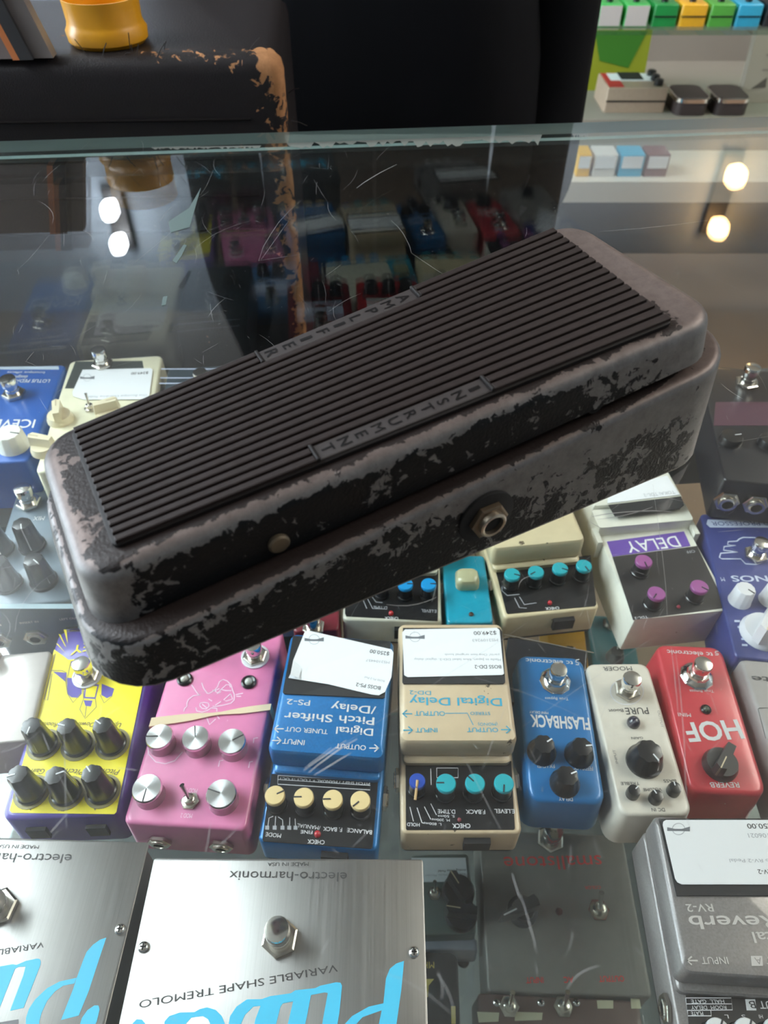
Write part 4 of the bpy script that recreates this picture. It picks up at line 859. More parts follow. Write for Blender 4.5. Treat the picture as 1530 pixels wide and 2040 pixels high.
def blues(P):
    # the big script name, seen upside-down; letters traced as plain shapes
    P.poly([(1398, 82), (1360, 95), (1330, 120), (1312, 165), (1300, 280), (1278, 382), (1262, 460), (1335, 470), (1362, 382), (1385, 220)], EHB, 'script_letter')
    P.poly([(1300, 284), (1230, 300), (1150, 345), (1105, 395), (1080, 460), (1130, 465), (1150, 405), (1200, 350), (1295, 316)], EHB, 'script_letter', .00012)
    P.poly([(1103, 200), (1095, 186), (1075, 184), (1000, 200), (975, 212), (880, 222), (860, 236), (790, 246), (760, 250), (720, 264), (650, 265), (600, 300), (570, 345), (560, 400), (556, 450), (610, 455), (618, 390), (640, 340), (680, 300), (715, 296), (690, 360), (672, 455), (770, 455), (810, 300), (820, 285), (870, 275), (845, 380), (828, 455), (910, 455), (935, 350), (955, 245), (1020, 232), (1035, 235), (1012, 360), (998, 455), (1068, 455), (1090, 330)], EHB, 'script_letter', .00014)
    P.poly([(545, 382), (530, 345), (500, 315), (460, 303), (425, 312), (400, 326), (330, 328), (280, 345), (258, 370), (250, 450), (330, 455), (360, 380), (385, 352), (440, 345), (465, 360), (480, 390), (488, 450), (548, 455)], EHB, 'script_letter', .00012)
    P.poly([(165, 380), (150, 362), (125, 360), (105, 380), (98, 450), (150, 455)], EHB, 'script_letter', .00012)
blues(P)
P.c = 'B2'; foot_switch(P, *P.L(484, 706), 1.12)
screw(P, *P.L(1300, 788)); P.c = 'B1'; screw(P, *P.L(876, 757))
for sx in (-1, 1): screw(P, sx*(P.w/2-.006), P.d/2-.008)
P = tremolo('brushed steel tremolo box with a blue script name in the bottom left corner', 'B1', (0, 1669), (297, 1678), .146, .165, H_EH); P.c = 'B1'
P.text('MADE IN USA', 240, 135, -12, 130, 22, EHK, 0); P.text('electro-harmonix', 442, 190, -290, 178, 56, EHK, .004); P.text('VARIABLE SHAPE TREMOLO', 272, 722, -640, 880, 36, EHK, .008)
P.c = 'E2'
P.poly([(1350, 178), (1270, 205), (1180, 270), (1100, 360), (1055, 470), (975, 690), (930, 830), (775, 1225), (1000, 1168), (1130, 850), (1250, 480)], EHB, 'script_letter')
P.poly([(975, 688), (760, 735), (600, 820), (450, 960), (370, 1080), (330, 1200), (330, 1400), (490, 1400), (500, 1240), (530, 1130), (600, 980), (700, 860), (800, 790), (945, 760)], EHB, 'script_letter', .00012)
P.poly([(518, 480), (505, 450), (470, 445), (330, 475), (210, 525), (160, 515), (-30, 550), (-160, 900), (-100, 1100), (0, 1060), (190, 575), (240, 550), (325, 545), (300, 650), (128, 1108), (300, 1070), (470, 640), (515, 520)], EHB, 'script_letter', .00014)
P.poly([(1265, 1090), (1250, 1040), (1200, 1040), (1110, 1100), (1040, 1200), (980, 1400), (1150, 1400), (1230, 1240)], EHB, 'script_letter', .00012)
P.poly([(-40, 1260), (235, 1215), (235, 1300), (-40, 1340)], mat('slate_print', srgb(110, 108, 112), .5), 'printed_block', .0001)
P.c = 'B1'; foot_switch(P, *P.L(0, 520), 1.12); screw(P, *P.L(733, 648))

# --- second row, farther back on the shelf
# white delay with purple caps
WHT = paint('off_white_enamel', srgb(222, 220, 206), .38, chip=srgb(120, 110, 95), amount=-.07, scale=80)
h_ = .040
P = pedal('delay_pedal', 'off white delay pedal with purple stripe and three purple capped knobs', 'D7', [(195, 690), (900, 600), (1222, 1255), (445, 1362)], h_, ZS); P.h = h_
Wd, Dd = P.w, P.d
MB().loft([[(x, y, z) for x, y in rrect(Wd+2*i, Dd+.040, .002, 2, 0, -.020)] for i, z in ((.002, .0016), (.0, h_-.001), (-.0006, h_))]).build('body', WHT, P.root)
MB().loft([[(x, y, z) for x, y in rrect(Wd+.003, .020, .002, 2, 0, -Dd/2-.010)] for z in (h_-.001, h_+.009, h_+.010)]).build('hinge_block', WHT, P.root)
MB().loft([[(x, y, z) for x, y in rrect(Wd+.001-2*i, .045, .002, 2, 0, -Dd/2-.043)] for i, z in ((0, .012), (0, h_+.012), (.001, h_+.014))]).build('flap', WHT, P.root)
for sx in (-1, 1): MB().box(sx*(Wd/2+.0025)-.002, sx*(Wd/2+.0025)+.002, -Dd/2-.006, -Dd/2+.010, h_-.014, h_+.004).build('hinge_ear', WHT, P.root, smooth=False)
rubber_feet(P, Wd, Dd)
P.poly([(237, 722), (855, 640), (908, 757), (282, 842)], mat('violet_print', srgb(104, 74, 160), .5), 'purple_stripe', .0003, .0003); P.poly([(282, 845), (960, 757), (1198, 1252), (447, 1350)], mat('panel_charcoal', (.022, .020, .021), .45), 'control_panel', .0003, .0003)
P.text('DELAY', 788, 678, 372, 728, 92, WHITE, .004, dz=.0005)
P.text('TDL-2', 560, 1318, 455, 1330, 20, WHITE, 0, dz=.0005); P.text('OFF', 935, 790, 868, 798, 22, GREYINK, 0, dz=.0005)
VCAP = mat('violet_cap', srgb(150, 78, 138), .4, 0, .2)
for (x_, y_), ang in zip(((537, 872), (641, 1130), (985, 1076)), (-90, -135, -45)): knob(P, *P.L(x_, y_, .0150), 'boss', ang, VCAP, 1.05)
led(P, *P.L(810, 1247), mat('pink_led', srgb(190, 70, 90), .3), .0014)
P.h = h_+.014
P.poly([(250, 430), (830, 362), (855, 430), (820, 462), (300, 520)], RUBBER, 'rubber_pad', .0008, .0008)
P.poly([(250, 300), (720, 195), (820, 350), (240, 418)], PAPER, 'price_label', .0008, .0004); P.text('TOKAI TDL-2', 772, 318, 525, 345, 26, GREYINK, 0, dz=.001)
# turquoise box with amber knob
P = boxped('turquoise_pedal', 'turquoise box pedal with a pale square footswitch between two cream pedals', 'D5', [(1102, 500), (1415, 470), (1440, 985), (1085, 1005)], .030, ZS, paint('turquoise_enamel', srgb(20, 150, 178), .35), .003)
x, y = P.L(1262, 690); MB().loft([[(px_, py_, P.h+z) for px_, py_ in rrect(.018-2*i, .016-2*i, .004, 3, x, y)] for i, z in ((0, 0), (0, .006), (.0015, .009), (.004, .010))]).build('foot_button', mat('amber_button', srgb(178, 176, 140), .2, 0, .5), P.root)
x, y = P.L(1295, 935); screw(P, x, y, .0018, mat('rust_screw', (.10, .06, .04), .6, .5))
# maroon corner seen between
P = boxped('maroon_pedal', 'dark red pedal corner with silver footswitch beside the blue pedal', 'D5', [(-60, 520), (268, 520), (300, 1055), (-40, 1062)], .032, ZS, paint('maroon_enamel', srgb(120, 36, 50), .35), .003)
foot_switch(P, *P.L(95, 1040), 1.0)
# dark flat pedal behind the mini blue one, yellow one beyond it (lower shelf)
P = boxped('black_pedal', 'low black pedal with a silver edge behind the mini blue pedal', 'F', [(1000, 1262), (1186, 1300), (1150, 1420), (1010, 1400)], .018, ZS, mat('gloss_black', (.010, .011, .014), .2, 0, .5), .002)
P.stroke([[(1003, 1264), (1183, 1301)]], .0008, NICKEL, 'silver_edge', .0004)
P = boxped('yellow_pedal', 'orange yellow pedal on the lower shelf seen below the cream pedal', 'F', [(1090, 1225), (1166, 1228), (1168, 1330), (1092, 1330)], .040, ZL, paint('amber_enamel', srgb(232, 168, 34), .4), .003)
foot_switch(P, 0, -.02, 1); knob(P, 0, .02, 'round', 40)
P = boxped('teal_pedal', 'teal pedal on the lower shelf beside the orange yellow one', 'F', [(1172, 1228), (1262, 1228), (1268, 1330), (1176, 1330)], .040, ZL, paint('teal_enamel', srgb(40, 120, 130), .4), .003)
foot_switch(P, 0, -.02, 1); knob(P, 0, .02, 'round', 80)
# navy pedal with white knobs at the right
NAVY = paint('navy_enamel', srgb(52, 62, 124), .35, .1)
a = at_z(*px('D7', 985, 492), ZS+.042); b = at_z(*px('D7', 1270, 1650), ZS+.042); e = Vector((b.x-a.x, b.y-a.y)); D_ = e.length; e.normalize(); rot = math.atan2(-e.x, e.y); ex = Vector((math.cos(rot), math.sin(rot)))
ctr = Vector((a.x, a.y))-ex*.034+e*D_/2
P = Ped('reverb_pedal', 'navy blue pedal with white pointer knobs at the right edge', EFFECT, ctr.x, ctr.y, ZS, rot); P.c = 'D7'; P.h = .042
shell(.068, D_, .042, .004, .0015).build('enclosure', NAVY, P.root); rubber_feet(P, .068, D_)
LAV = mat('lavender_print', srgb(186, 194, 216), .6)
pl = P.poly([(1045, 545), (1900, 545), (1930, 608), (1065, 608), (1035, 580)], LAV, 'name_plate', .0002, .0002); P.text('MAD PROFESSOR', 1640, 562, 1070, 562, 32, NAVY, .006, dz=.0003, parent=pl)
P.stroke([[(1330, 688), (1300, 700), (1280, 718), (1210, 722), (1205, 745), (1270, 752), (1178, 762), (1172, 790), (1250, 800), (1285, 805), (1150, 815), (1140, 850), (1160, 860), (1310, 860), (1350, 900), (1430, 905), (1500, 880), (1560, 840)], [(1330, 688), (1420, 690), (1530, 710)]], .0011, LAV, 'hand_drawing')
foot_switch(P, *P.L(1425, 835), 1.05)
P.text('SNOS', 1590, 996, 1225, 996, 46, LAV, .02); P.text('M', 1175, 1008, 1145, 1008, 32, LAV, .01)
WK = mat('white_knob', srgb(215, 214, 216), .35, 0, .3)
knob(P, *P.L(1300, 1195), 'barrel', -40, WK, 1.0); knob(P, *P.L(1545, 1190), 'barrel', -120, WK, 1.0); knob(P, *P.L(1480, 1455), 'fin', -118, WK, 1.55)
for k in range(5): P.poly([(1280+k*15-10*abs(k-2), 1350+k*48), (1325+k*15-10*abs(k-2), 1352+k*48), (1325+k*15-10*abs(k-2), 1368+k*48), (1280+k*15-10*abs(k-2), 1366+k*48)], LAV, 'dial_mark', .0002, .0001)
# slate four-knob pedal at the left
SLATE = paint('slate_enamel', srgb(96, 110, 122), .4, .1)
P = boxped('modulation_pedal', 'slate grey wide pedal with black pointer knobs beside the wah heel', 'A5', [(108, 62), (640, 62), (640, 965), (-95, 965)], .060, ZS, SLATE, .004, .002)
foot_switch(P, *P.L(225, 205), 1.15)
for (x_, y_), ang in zip(((240, 530), (0, 560), (330, 800), (60, 820)), (-75, -70, -45, 180)): knob(P, *P.L(x_+10, y_), 'fluted', ang, None, 1.12, hs=1.35)
P.text('MIX', 345, 1+300, 262, 1+302, 30, PW, .006)
for k, (x_, t_) in enumerate((( .004, 'INSERT IN'), (-.024, 'LEFT OUT'), (.030, 'RIGHT IN'))):
    jack(P, x_, P.d/2+.0008, .024, 'y+', 1.1)
    v, f = text_mesh(t_, .004); x0 = min(p[0] for p in v); x1 = max(p[0] for p in v); B = MB()
    for p in v: B.v.append((x_+.006-(p[0]-x0)/(x1-x0)*.013, P.d/2+.0010, .040+p[1]/CAP*.0022))
    for q in f: B.face(q)
    B.build('lettering', PW, P.root, smooth=False)
P.poly([(-95, 968), (640, 968), (640, 1005), (-95, 1005)], mat('pale_edge', srgb(150, 170, 178), .4), 'edge_band', .0001, .0001)
# silver slab under it at the far left
P = boxped('silver_pedal', 'pale silver pedal at the far left edge beside the yellow one', 'F', [(-30, 1302), (92, 1302), (66, 1480), (-60, 1480)], .040, ZS, paint('pale_silver', srgb(176, 168, 162), .35, .3), .003)
foot_switch(P, .02, -.03, 1)

# --- back step: pedals against the front pane
P = boxped('reverb_pedal', 'bright blue pedal with a white knob at the left edge behind the wah heel', 'A4', [(-60, 190), (455, 190), (262, 925), (-330, 925)], .050, ZR, paint('cobalt_enamel', srgb(34, 92, 176), .32, .1), .004, .002)
for a in (('LOTUS PEDAL', 385, 292, 105, 290, 24, .006), ('designs', 215, 262, 110, 262, 22, .0), ('boutique effects', 345, 232, 60, 230, 16, 0)): P.text(*a[:6], WHITE, a[6])
P.text('ICEVERB', 288, 598, -175, 596, 62, WHITE, .012, -.15)
foot_switch(P, *P.L(110, 410), 1.15)
x, y = P.L(110, 800); knob(P, x, y, 'barrel', -15, mat('white_big_knob', srgb(240, 238, 226), .4, 0, .2), 1.5)
P.poly([(-60, 195), (445, 190), (450, 215), (-60, 215)], mat('edge_white', srgb(200, 214, 230), .4), 'edge_band', .0001, .0001)
P = boxped('overdrive_pedal', 'cream pedal with ivory knobs and a white price label behind the wah heel', 'A4', [(545, 128), (1138, 128), (1210, 940), (262, 985)], .053, ZR, paint('ivory_gloss', srgb(232, 226, 196), .34), .005, .0025)
P.poly([(575, 155), (1085, 150), (1120, 340), (900, 355), (495, 360)], mat('dark_green_print', (.03, .04, .035), .5), 'printed_panel', .0002, .0002)
price_label(P, [(632, 225), (1150, 212), (1165, 225), (1140, 420), (1120, 450), (640, 452), (560, 425), (555, 395)], [('$249.00', 1135, 240, 1005, 245, 18), ('One Boutique Overdrive Pedal', 1125, 412, 680, 425, 16, GREYINK, 0)], (668, 285, 55), .0012)
foot_switch(P, *P.L(785, 185), 1.1)
IV = mat('ivory_knob', srgb(228, 216, 184), .45, 0, .2)
for (x_, y_), ang in zip(((465, 600), (830, 560), (345, 830), (700, 800)), (100, 20, 160, 0)): knob(P, *P.L(x_, y_), 'fin', ang, IV, 1.05)
toggle(P, *P.L(690, 520), 100, .9)
P = boxped('dark_pedal', 'dark teal pedal with pale stripes half hidden by the wah treadle', 'A4', [(1222, 195), (1820, 195), (1850, 900), (1225, 900)], .052, ZR, paint('dark_teal', srgb(44, 58, 66), .35, .1), .004)
P.stroke([[(1230, 212), (1800, 212)], [(1222, 280), (1560, 280)], [(1215, 322), (1560, 322)]], .0016, LAV, 'printed_stripe'); foot_switch(P, 0, -.03, 1.1); knob(P, -.014, .02, 'round', 50); knob(P, .014, .02, 'round', 120)
# black rack-like pedal at the right end
P = boxped('bass_pedal', 'black pedal with plum stripe, round knob and two jack sockets at the right edge', 'D8', [(640, 452), (1500, 452), (1640, 1590), (560, 1590)], .042, ZR, mat('satin_black', (.014, .014, .018), .3, 0, .3), .003)
P.poly([(640, 770), (1560, 770), (1585, 1010), (620, 1010)], mat('plum_print', srgb(82, 52, 66), .4), 'plum_stripe', .0002, .0002)
foot_switch(P, *P.L(950, 590), 1.2); knob(P, *P.L(785, 1170), 'small', 20, None, 2.3); knob(P, *P.L(1180, 1200), 'small', 60, None, 2.3)
for x_ in (840, 1130):
    q = P.L(x_, 1590); jack(P, q[0], P.d/2+.0008, .022, 'y+', 1.25, .006)
# pedals hidden behind the wah, mirrored in the pane
def filler(name, label, x, y, w_, d_, h, m, yaw, z0=ZR, knobs=3, lab=False, km=None):
    P = Ped(name, label, EFFECT, x, y, z0, R(180)+R(yaw)); P.h = h; shell(w_, d_, h, .004, .002).build('enclosure', m, P.root); rubber_feet(P, w_, d_)
    foot_switch(P, 0, -d_/2+.022, 1.1)
    for k in range(knobs): knob(P, (k-(knobs-1)/2)*w_*.28, d_*.22, 'fluted', 40+50*k, km)
    P.poly([(-w_*.36, -d_*.16), (w_*.36, -d_*.16), (w_*.36, d_*.08), (-w_*.36, d_*.08)], PAPER if lab else LAV, 'price_label' if lab else 'name_panel', .0003, .0003, local=True)
    return P
filler('fuzz_pedal', 'dark red pedal standing against the pane behind the wah treadle', -.052, .5265, .064, .11, .045, paint('wine_enamel', srgb(118, 26, 34), .35), 4)
filler('tremolo_pedal', 'bright red pedal with a white label against the pane behind the wah', .018, .5325, .064, .11, .045, paint('signal_red', srgb(176, 30, 34), .35), 6, lab=True)
filler('chorus_pedal', 'light grey pedal with a white label against the pane behind the wah', .092, .538, .068, .112, .045, paint('light_grey_enamel', srgb(190, 190, 188), .4), 5, lab=True)
filler('fuzz_pedal', 'brown and tan pedal against the pane behind the wah toe', .168, .546, .066, .11, .045, paint('tan_enamel', srgb(150, 100, 66), .4), 5)
filler('compressor_pedal', 'sky blue pedal on the shelf under the middle of the wah', -.095, .385, .064, .11, .04, paint('sky_enamel', srgb(80, 130, 180), .4), 3, ZS, 2)

# --- lower shelf, seen through the gaps
LG = paint('slate_dark', srgb(132, 126, 120), .45)
P = boxped('phaser_pedal', 'large dark grey phaser pedal with red lettering on the lower shelf', 'B3', [(470, 60), (1385, 60), (1478, 1032), (535, 1052)], .045, ZL, LG, .003)
REDP = mat('red_print', srgb(246, 52, 48), .5)
P.text('smallstone', 1212, 196, 620, 206, 84, REDP, .03)
for a in (('INPUT', 862, 938, 756, 940, 36), ('AC', 1045, 936, 985, 938, 36), ('OUTPUT', 1352, 930, 1200, 932, 36), ('COLOR', 1212, 382, 1114, 384, 18)): P.text(*a, REDP, .012)
knob(P, *P.L(735, 540), 'chicken', 205, None, 1.25); toggle(P, *P.L(1200, 530), 95, 1.5); led(P, *P.L(960, 540), mat('maroon_led', (.12, .02, .02), .3), .003); foot_switch(P, *P.L(905, 100), 1.35)
P = boxped('fuzz_pedal', 'dark green pedal with two pointer knobs and a white label on the lower shelf', 'B3', [(60, 190), (400, 190), (462, 672), (80, 690)], .045, ZL, paint('bottle_green', srgb(84, 98, 92), .4), .003)
price_label(P, [(60, 212), (390, 212), (402, 335), (392, 355), (60, 362)], [('Analog Delay Pedal', 392, 280, 222, 288, 14), ('Analogue Multi Phaser', 392, 304, 140, 316, 12, GREYINK, 0)], None, .0006)
for (x_, y_), ang in zip(((345, 420), (360, 560)), (120, 170)): knob(P, *P.L(x_, y_), 'fin', ang, None, 1.3)
toggle(P, *P.L(200, 430), 90, 1)
P = boxped('overdrive_pedal', 'black pedal with gold lettering on the lower shelf beside the steel box', 'B3', [(40, 785), (345, 785), (358, 1300), (20, 1300)], .045, ZL, mat('satin_black', (0, 0, 0)), .006)
GOLD = mat('gold_print', srgb(200, 178, 90), .5)
P.text('MK', 198, 845, 130, 845, 40, GOLD, .02); P.poly([(130, 950), (198, 950), (165, 990), (160, 1060), (130, 1060)], GOLD, 'gold_mark', .0002, .0001); P.poly([(302, 1115), (328, 1115), (330, 1224), (304, 1224)], GOLD, 'gold_mark', .0002, .0001)
P = boxped('pedal_tuner', 'silver and blue pedal on the lower shelf between green and black ones', 'B3', [(60, 700), (460, 700), (462, 770), (60, 775)], .030, ZL, paint('silver_blue', srgb(150, 156, 170), .4, .3), .002)
P = boxped('echo_unit', 'brown echo unit with cream patches at the bottom of the lower shelf', 'B3', [(470, 1070), (1460, 1050), (1500, 1560), (480, 1580)], .040, ZL, paint('brown_enamel', srgb(104, 78, 72), .45), .003)
CRP = mat('cream_print', srgb(206, 200, 170), .6)
for q in ([(460, 1150), (595, 1155), (590, 1210), (470, 1215)], [(690, 1150), (860, 1155), (855, 1200), (690, 1205)], [(1190, 1080), (1290, 1080), (1290, 1130), (1195, 1130)], [(1395, 1065), (1450, 1065), (1460, 1130), (1400, 1130)]): P.poly(q, CRP, 'cream_patch', .0003, .0002)
for x_ in (655, 985): toggle(P, *P.L(x_, 1120), 80, 1.3)
for x_ in (580, 850, 1065): screw(P, *P.L(x_, 1095), .0028)
# ------------------------------------------------------------------ worn cabinet beyond the counter
YF = .655
c0 = at_y(566, 160, YF); ctop = at_y(540, 108, YF).z
cab_x = c0.x
cab = thing('amplifier_cabinet', 'battered black covered wooden cabinet with torn corner beyond the counter', 'cabinet', (cab_x, YF, ZF), R(4.0))
CH = ctop-ZF; CWD, CDP = .62, .205
rg = []
def cring(z, i, r=.010): return [(p.x, p.y, z) for p in rquad(inset([(-CWD, 0), (0, 0), (0, CDP), (-CWD, CDP)], i), r, 5, 30)]
for z in [0.0, .2, .4, .6, .7, .75, .80, .85, .88, .90, .92, .94, .96, CH-.014]: rg.append(cring(z, 0))
for k in (1, 2, 3): a = R(30)*k; rg.append(cring(CH-.014+.014*math.sin(a), .014*(1-math.cos(a))))
for i in (.03, .06): rg.append(cring(CH, i, .01))
CABM = worn_paint('torn_covering', (.34, .165, .072), (.016, .0135, .0145), 95, (.018, .015, .015), .5, 0, .8)
o = MB().loft(rg).build('carcass', CABM, cab, ang=60)
def wcab(c, n):
    w_ = .22 + .36*sm(.024, .002, math.hypot(c.x, c.y)) + .20*sm(.016, .004, abs(CH-c.z-.006))*sm(-.10, -.01, c.x)*(1 if c.y < .02 else 0)+.10*sm(.012, .0, CH-c.z)*(1 if c.y < .02 else 0)
    return w_
set_wear(o, wcab)
for k in range(4):
    z = CH-.045-k*.031; MB().tube([(-CWD+.02, -.0004, z), (-.3, -.0012, z+.002), (-.03, -.0006, z-.001)], .0011, 6).build('covering_crease', mat('crease', (.010, .008, .008), .9, spec=.1), cab)
rr_ = random.Random(3)
for k in range(16):  # torn threads
    x0 = rr_.choice([rr_.uniform(-.16, -.005), 0.002]); z0_ = CH-(0.002 if x0 < 0 else rr_.uniform(.03, .10)); y0_ = rr_.uniform(.004, .02)
    d = Vector((rr_.uniform(-.4, .9), rr_.uniform(-.3, .3), rr_.uniform(.1, 1.0) if x0 < 0 else rr_.uniform(-.4, .6))).normalized()*rr_.uniform(.006, .018); p = Vector((x0, y0_, z0_))
    MB().tube([p, p+d*.5+Vector((0, 0, .001)), p+d], .00035, 4).build('torn_thread', mat('thread', (.02, .017, .016), .9), cab)
for sx in (-CWD+.05, -.05):
    pass
# yellow cup on the cabinet
cp = at_z(211, 92, ctop)
cup = thing('yellow_tub', 'round yellow plastic tub with a flared foot standing on the cabinet', 'tub', (cp.x, cp.y+.012, ctop+.0002))
YC = mat('yellow_plastic', srgb(216, 152, 20), .4, 0, .2)
s_ = (at_z(288, 92, ctop)-at_z(132, 92, ctop)).length/2
MB().lathe([(s_*.90, 0), (s_*1.0, .003), (s_*1.02, .010), (s_*.96, .013), (s_*.93, .016), (s_*.94, .026), (s_*.95, .031), (s_*.92, .031), (s_*.90, .026), (s_*.88, .012)], n=40, cap1=False).build('wall', YC, cup)
MB().lathe([(s_*.87, .012), (s_*.5, .0125)], n=40).build('bottom', YC, cup)
# leaning framed board at the left
q0 = at_z(36, 124, ctop)
lb = thing('framed_board', 'short dark board with a copper coloured edge leaning on the cabinet at the left', 'board', (q0.x, q0.y+.004, ctop+.0003), R(4))
def lean(x0, x1, m, nm, y=0, th=.02):
    SH = Matrix.Identity(4); SH[0][2] = -.30; SH[1][2] = .12
    B = MB(); B.box(x0, x1, y, y+th, 0, .062); B.xf(SH).build(nm, m, lb, smooth=False)
lean(-.005, .000, mat('copper_edge', srgb(196, 118, 70), .4, .2), 'copper_edge'); lean(.000, .010, BLACKM, 'black_rail'); lean(.010, .024, mat('grey_board', srgb(110, 104, 102), .5), 'grey_panel', .004, .012)
lean(-.060, -.005, mat('brown_board', srgb(112, 104, 102), .5), 'brown_panel', .004, .012)

# ------------------------------------------------------------------ person in a black jacket across the counter
per = thing('person', 'person in a black jacket standing across the counter, face out of view', 'person', (-.012, 1.055, ZF))
V = []; E_ = []; Rd = []
def vx(p, r): V.append(p); Rd.append(r if isinstance(r, tuple) else (r, r)); return len(V)-1
def chain(a, pts):
    for p, r in pts: b = vx(p, r); E_.append((a, b)); a = b
    return a
pel = vx((0, 0, .93), (.165, .115))
chest = chain(pel, [((0, 0, 1.05), (.165, .115)), ((0, .0, 1.18), (.172, .12)), ((0, .0, 1.32), (.178, .12)), ((0, .01, 1.44), (.15, .095))])
nk = chain(chest, [((0, .01, 1.52), .06), ((0, 0, 1.58), .058), ((0, -.01, 1.64), (.078, .09)), ((0, -.01, 1.70), (.080, .098)), ((0, -.005, 1.76), (.055, .07))])
wr = []
for s in (-1, 1):
    hp_ = chain(pel, [((s*.095, 0, .84), (.10, .105)), ((s*.10, -.01, .50), (.068, .07)), ((s*.105, .02, .30), (.060, .062)), ((s*.11, .02, .09), (.045, .05)), ((s*.115, -.08, .045), (.045, .035)), ((s*.12, -.15, .03), (.035, .022))])
    w_ = chain(chest, [((s*.17, .01, 1.42), .075), ((s*.21, .02, 1.28), .060), ((s*.215, .02, 1.10), .055), ((s*.218, .0, .98), .056), ((s*.218, -.02, .84), .054), ((s*.215, -.06, .74), .050), ((s*.17, -.09, .70), .04)]); wr.append((s, w_))
me = bpy.data.meshes.new('clothed_body'); me.from_pydata(V, E_, []); body = bpy.data.objects.new('clothed_body', me); col.objects.link(body); body.parent = per
md = body.modifiers.new('skin', 'SKIN'); md.use_smooth_shade = True
for i, r in enumerate(Rd): me.skin_vertices[0].data[i].radius = r
me.skin_vertices[0].data[0].use_root = True
sb = body.modifiers.new('sub', 'SUBSURF'); sb.levels = 2; sb.render_levels = 2
dg = bpy.context.evaluated_depsgraph_get(); m2 = bpy.data.meshes.new_from_object(body.evaluated_get(dg)); body.modifiers.clear(); body.data = m2
SPJ = .12
JK = noisy('black_jacket', (.0015, .0018, .0026), (.0040, .0044, .0060), 30, .85, (1, 1, .35), .3); TRS = mat('dark_trousers', (.012, .014, .022), .85); SKN = mat('skin', (.42, .25, .18), .5); SHO = mat('shoe_leather', (.01, .01, .01), .4)
nodes(JK)[2].inputs['Specular IOR Level'].default_value = SPJ
m2.materials.clear()
for q in (JK, TRS, SKN, SHO): m2.materials.append(q)
for f in m2.polygons:
    z = f.center.z; x_ = abs(f.center.x); f.material_index = 2 if z > 1.545 else (3 if z < .10 else (1 if z < .80 and x_ < .19 else 0)); f.use_smooth = True
# jacket: zip, hem, hood of hair, face
MB().box(-.002, .002, -.128, -.118, .84, 1.42).build('zip', mat('dark_zip', (.008, .008, .009), .5, .2), per, smooth=False)
MB().loft([[(x, y, z) for x, y in rrect(.345+2*i, .25+.7*i, .11, 6)] for i, z in ((.060, .42), (.064, .424), (.050, .70), (.030, .90), (.006, 1.02))], cap0=False, cap1=False).build('jacket_hem', JK, per)
MB().lathe([(.070, 1.70), (.088, 1.70), (.092, 1.74), (.080, 1.79), (.045, 1.825), (.01, 1.835)], 0, .012, 20).build('hair', mat('dark_hair', (.012, .009, .007), .6), per)
for s in (-1, 1):
    MB().lathe([(.003, -.008), (.009, -.004), (.010, .002), (.006, .008), (.001, .009)], n=12).xf(Matrix.Translation((s*.030, -.092, 1.685))).build('eye', mat('eye_dark', (.05, .04, .035), .2), per)
    MB().lathe([(.004, -.026), (.014, -.015), (.017, .006), (.012, .024), (.003, .03)], n=10).xf(Matrix.Translation((s*.082, .0, 1.675)) @ Matrix.Scale(.5, 4, (1, 0, 0))).build('ear', SKN, per)
MB().loft([[(-.010, -.095, 1.69), (.010, -.095, 1.69), (0, -.104, 1.69)], [(-.017, -.098, 1.648), (.017, -.098, 1.648), (0, -.124, 1.650)]]).build('nose', SKN, per)
MB().box(-.024, .024, -.106, -.096, 1.613, 1.622).build('mouth', mat('lip', (.30, .12, .10), .5), per, smooth=False)

# ------------------------------------------------------------------ display unit across the aisle, at the right
uy = 1.55
un = thing('wall_display', 'stepped wall display with glass shelf of pedals across the aisle', 'display shelf', (.9, 1.95, ZF))
GB = noisy('grey_backboard', srgb(128, 120, 112), srgb(144, 136, 126), 5, .7)
def part(nm, x0, x1, y0, y1, z0, z1, m): return MB().box(x0-.9, x1-.9, y0-1.95, y1-1.95, z0-ZF, z1-ZF).build(nm, m, un, smooth=False)
part('back_board', .15, 1.75, 2.02, 2.05, -.425, .45, GB)
part('counter_board', .15, 1.75, 1.46, 2.02, -.425, -.385, noisy('pale_board', srgb(196, 190, 180), srgb(206, 200, 190), 8, .5))
part('display_step', .15, 1.75, 1.62, 2.02, -.3848, -.325, noisy('step_board', srgb(140, 134, 124), srgb(150, 144, 134), 8, .6))
sh = part('glass_shelf', .15, 1.75, 1.54, 1.80, -.158, -.150, glass_mat('far_shelf_glass', (.82, .92, .88, 1)))
for x_ in (1.02, 1.10, .2, 1.7): part('chrome_post', x_-.008, x_+.008, 1.86, 1.876, -.3248, .45, NICKEL)
for x_ in (.22, 1.68): part('leg', x_-.03, x_+.03, 1.90, 1.96, ZF, -.4252, mat('dark_leg', (.03, .03, .03), .5))
part('under_panel', .15, 1.75, 1.99, 2.02, -.80, -.4252, mat('under_dark', (.02, .02, .022), .6))
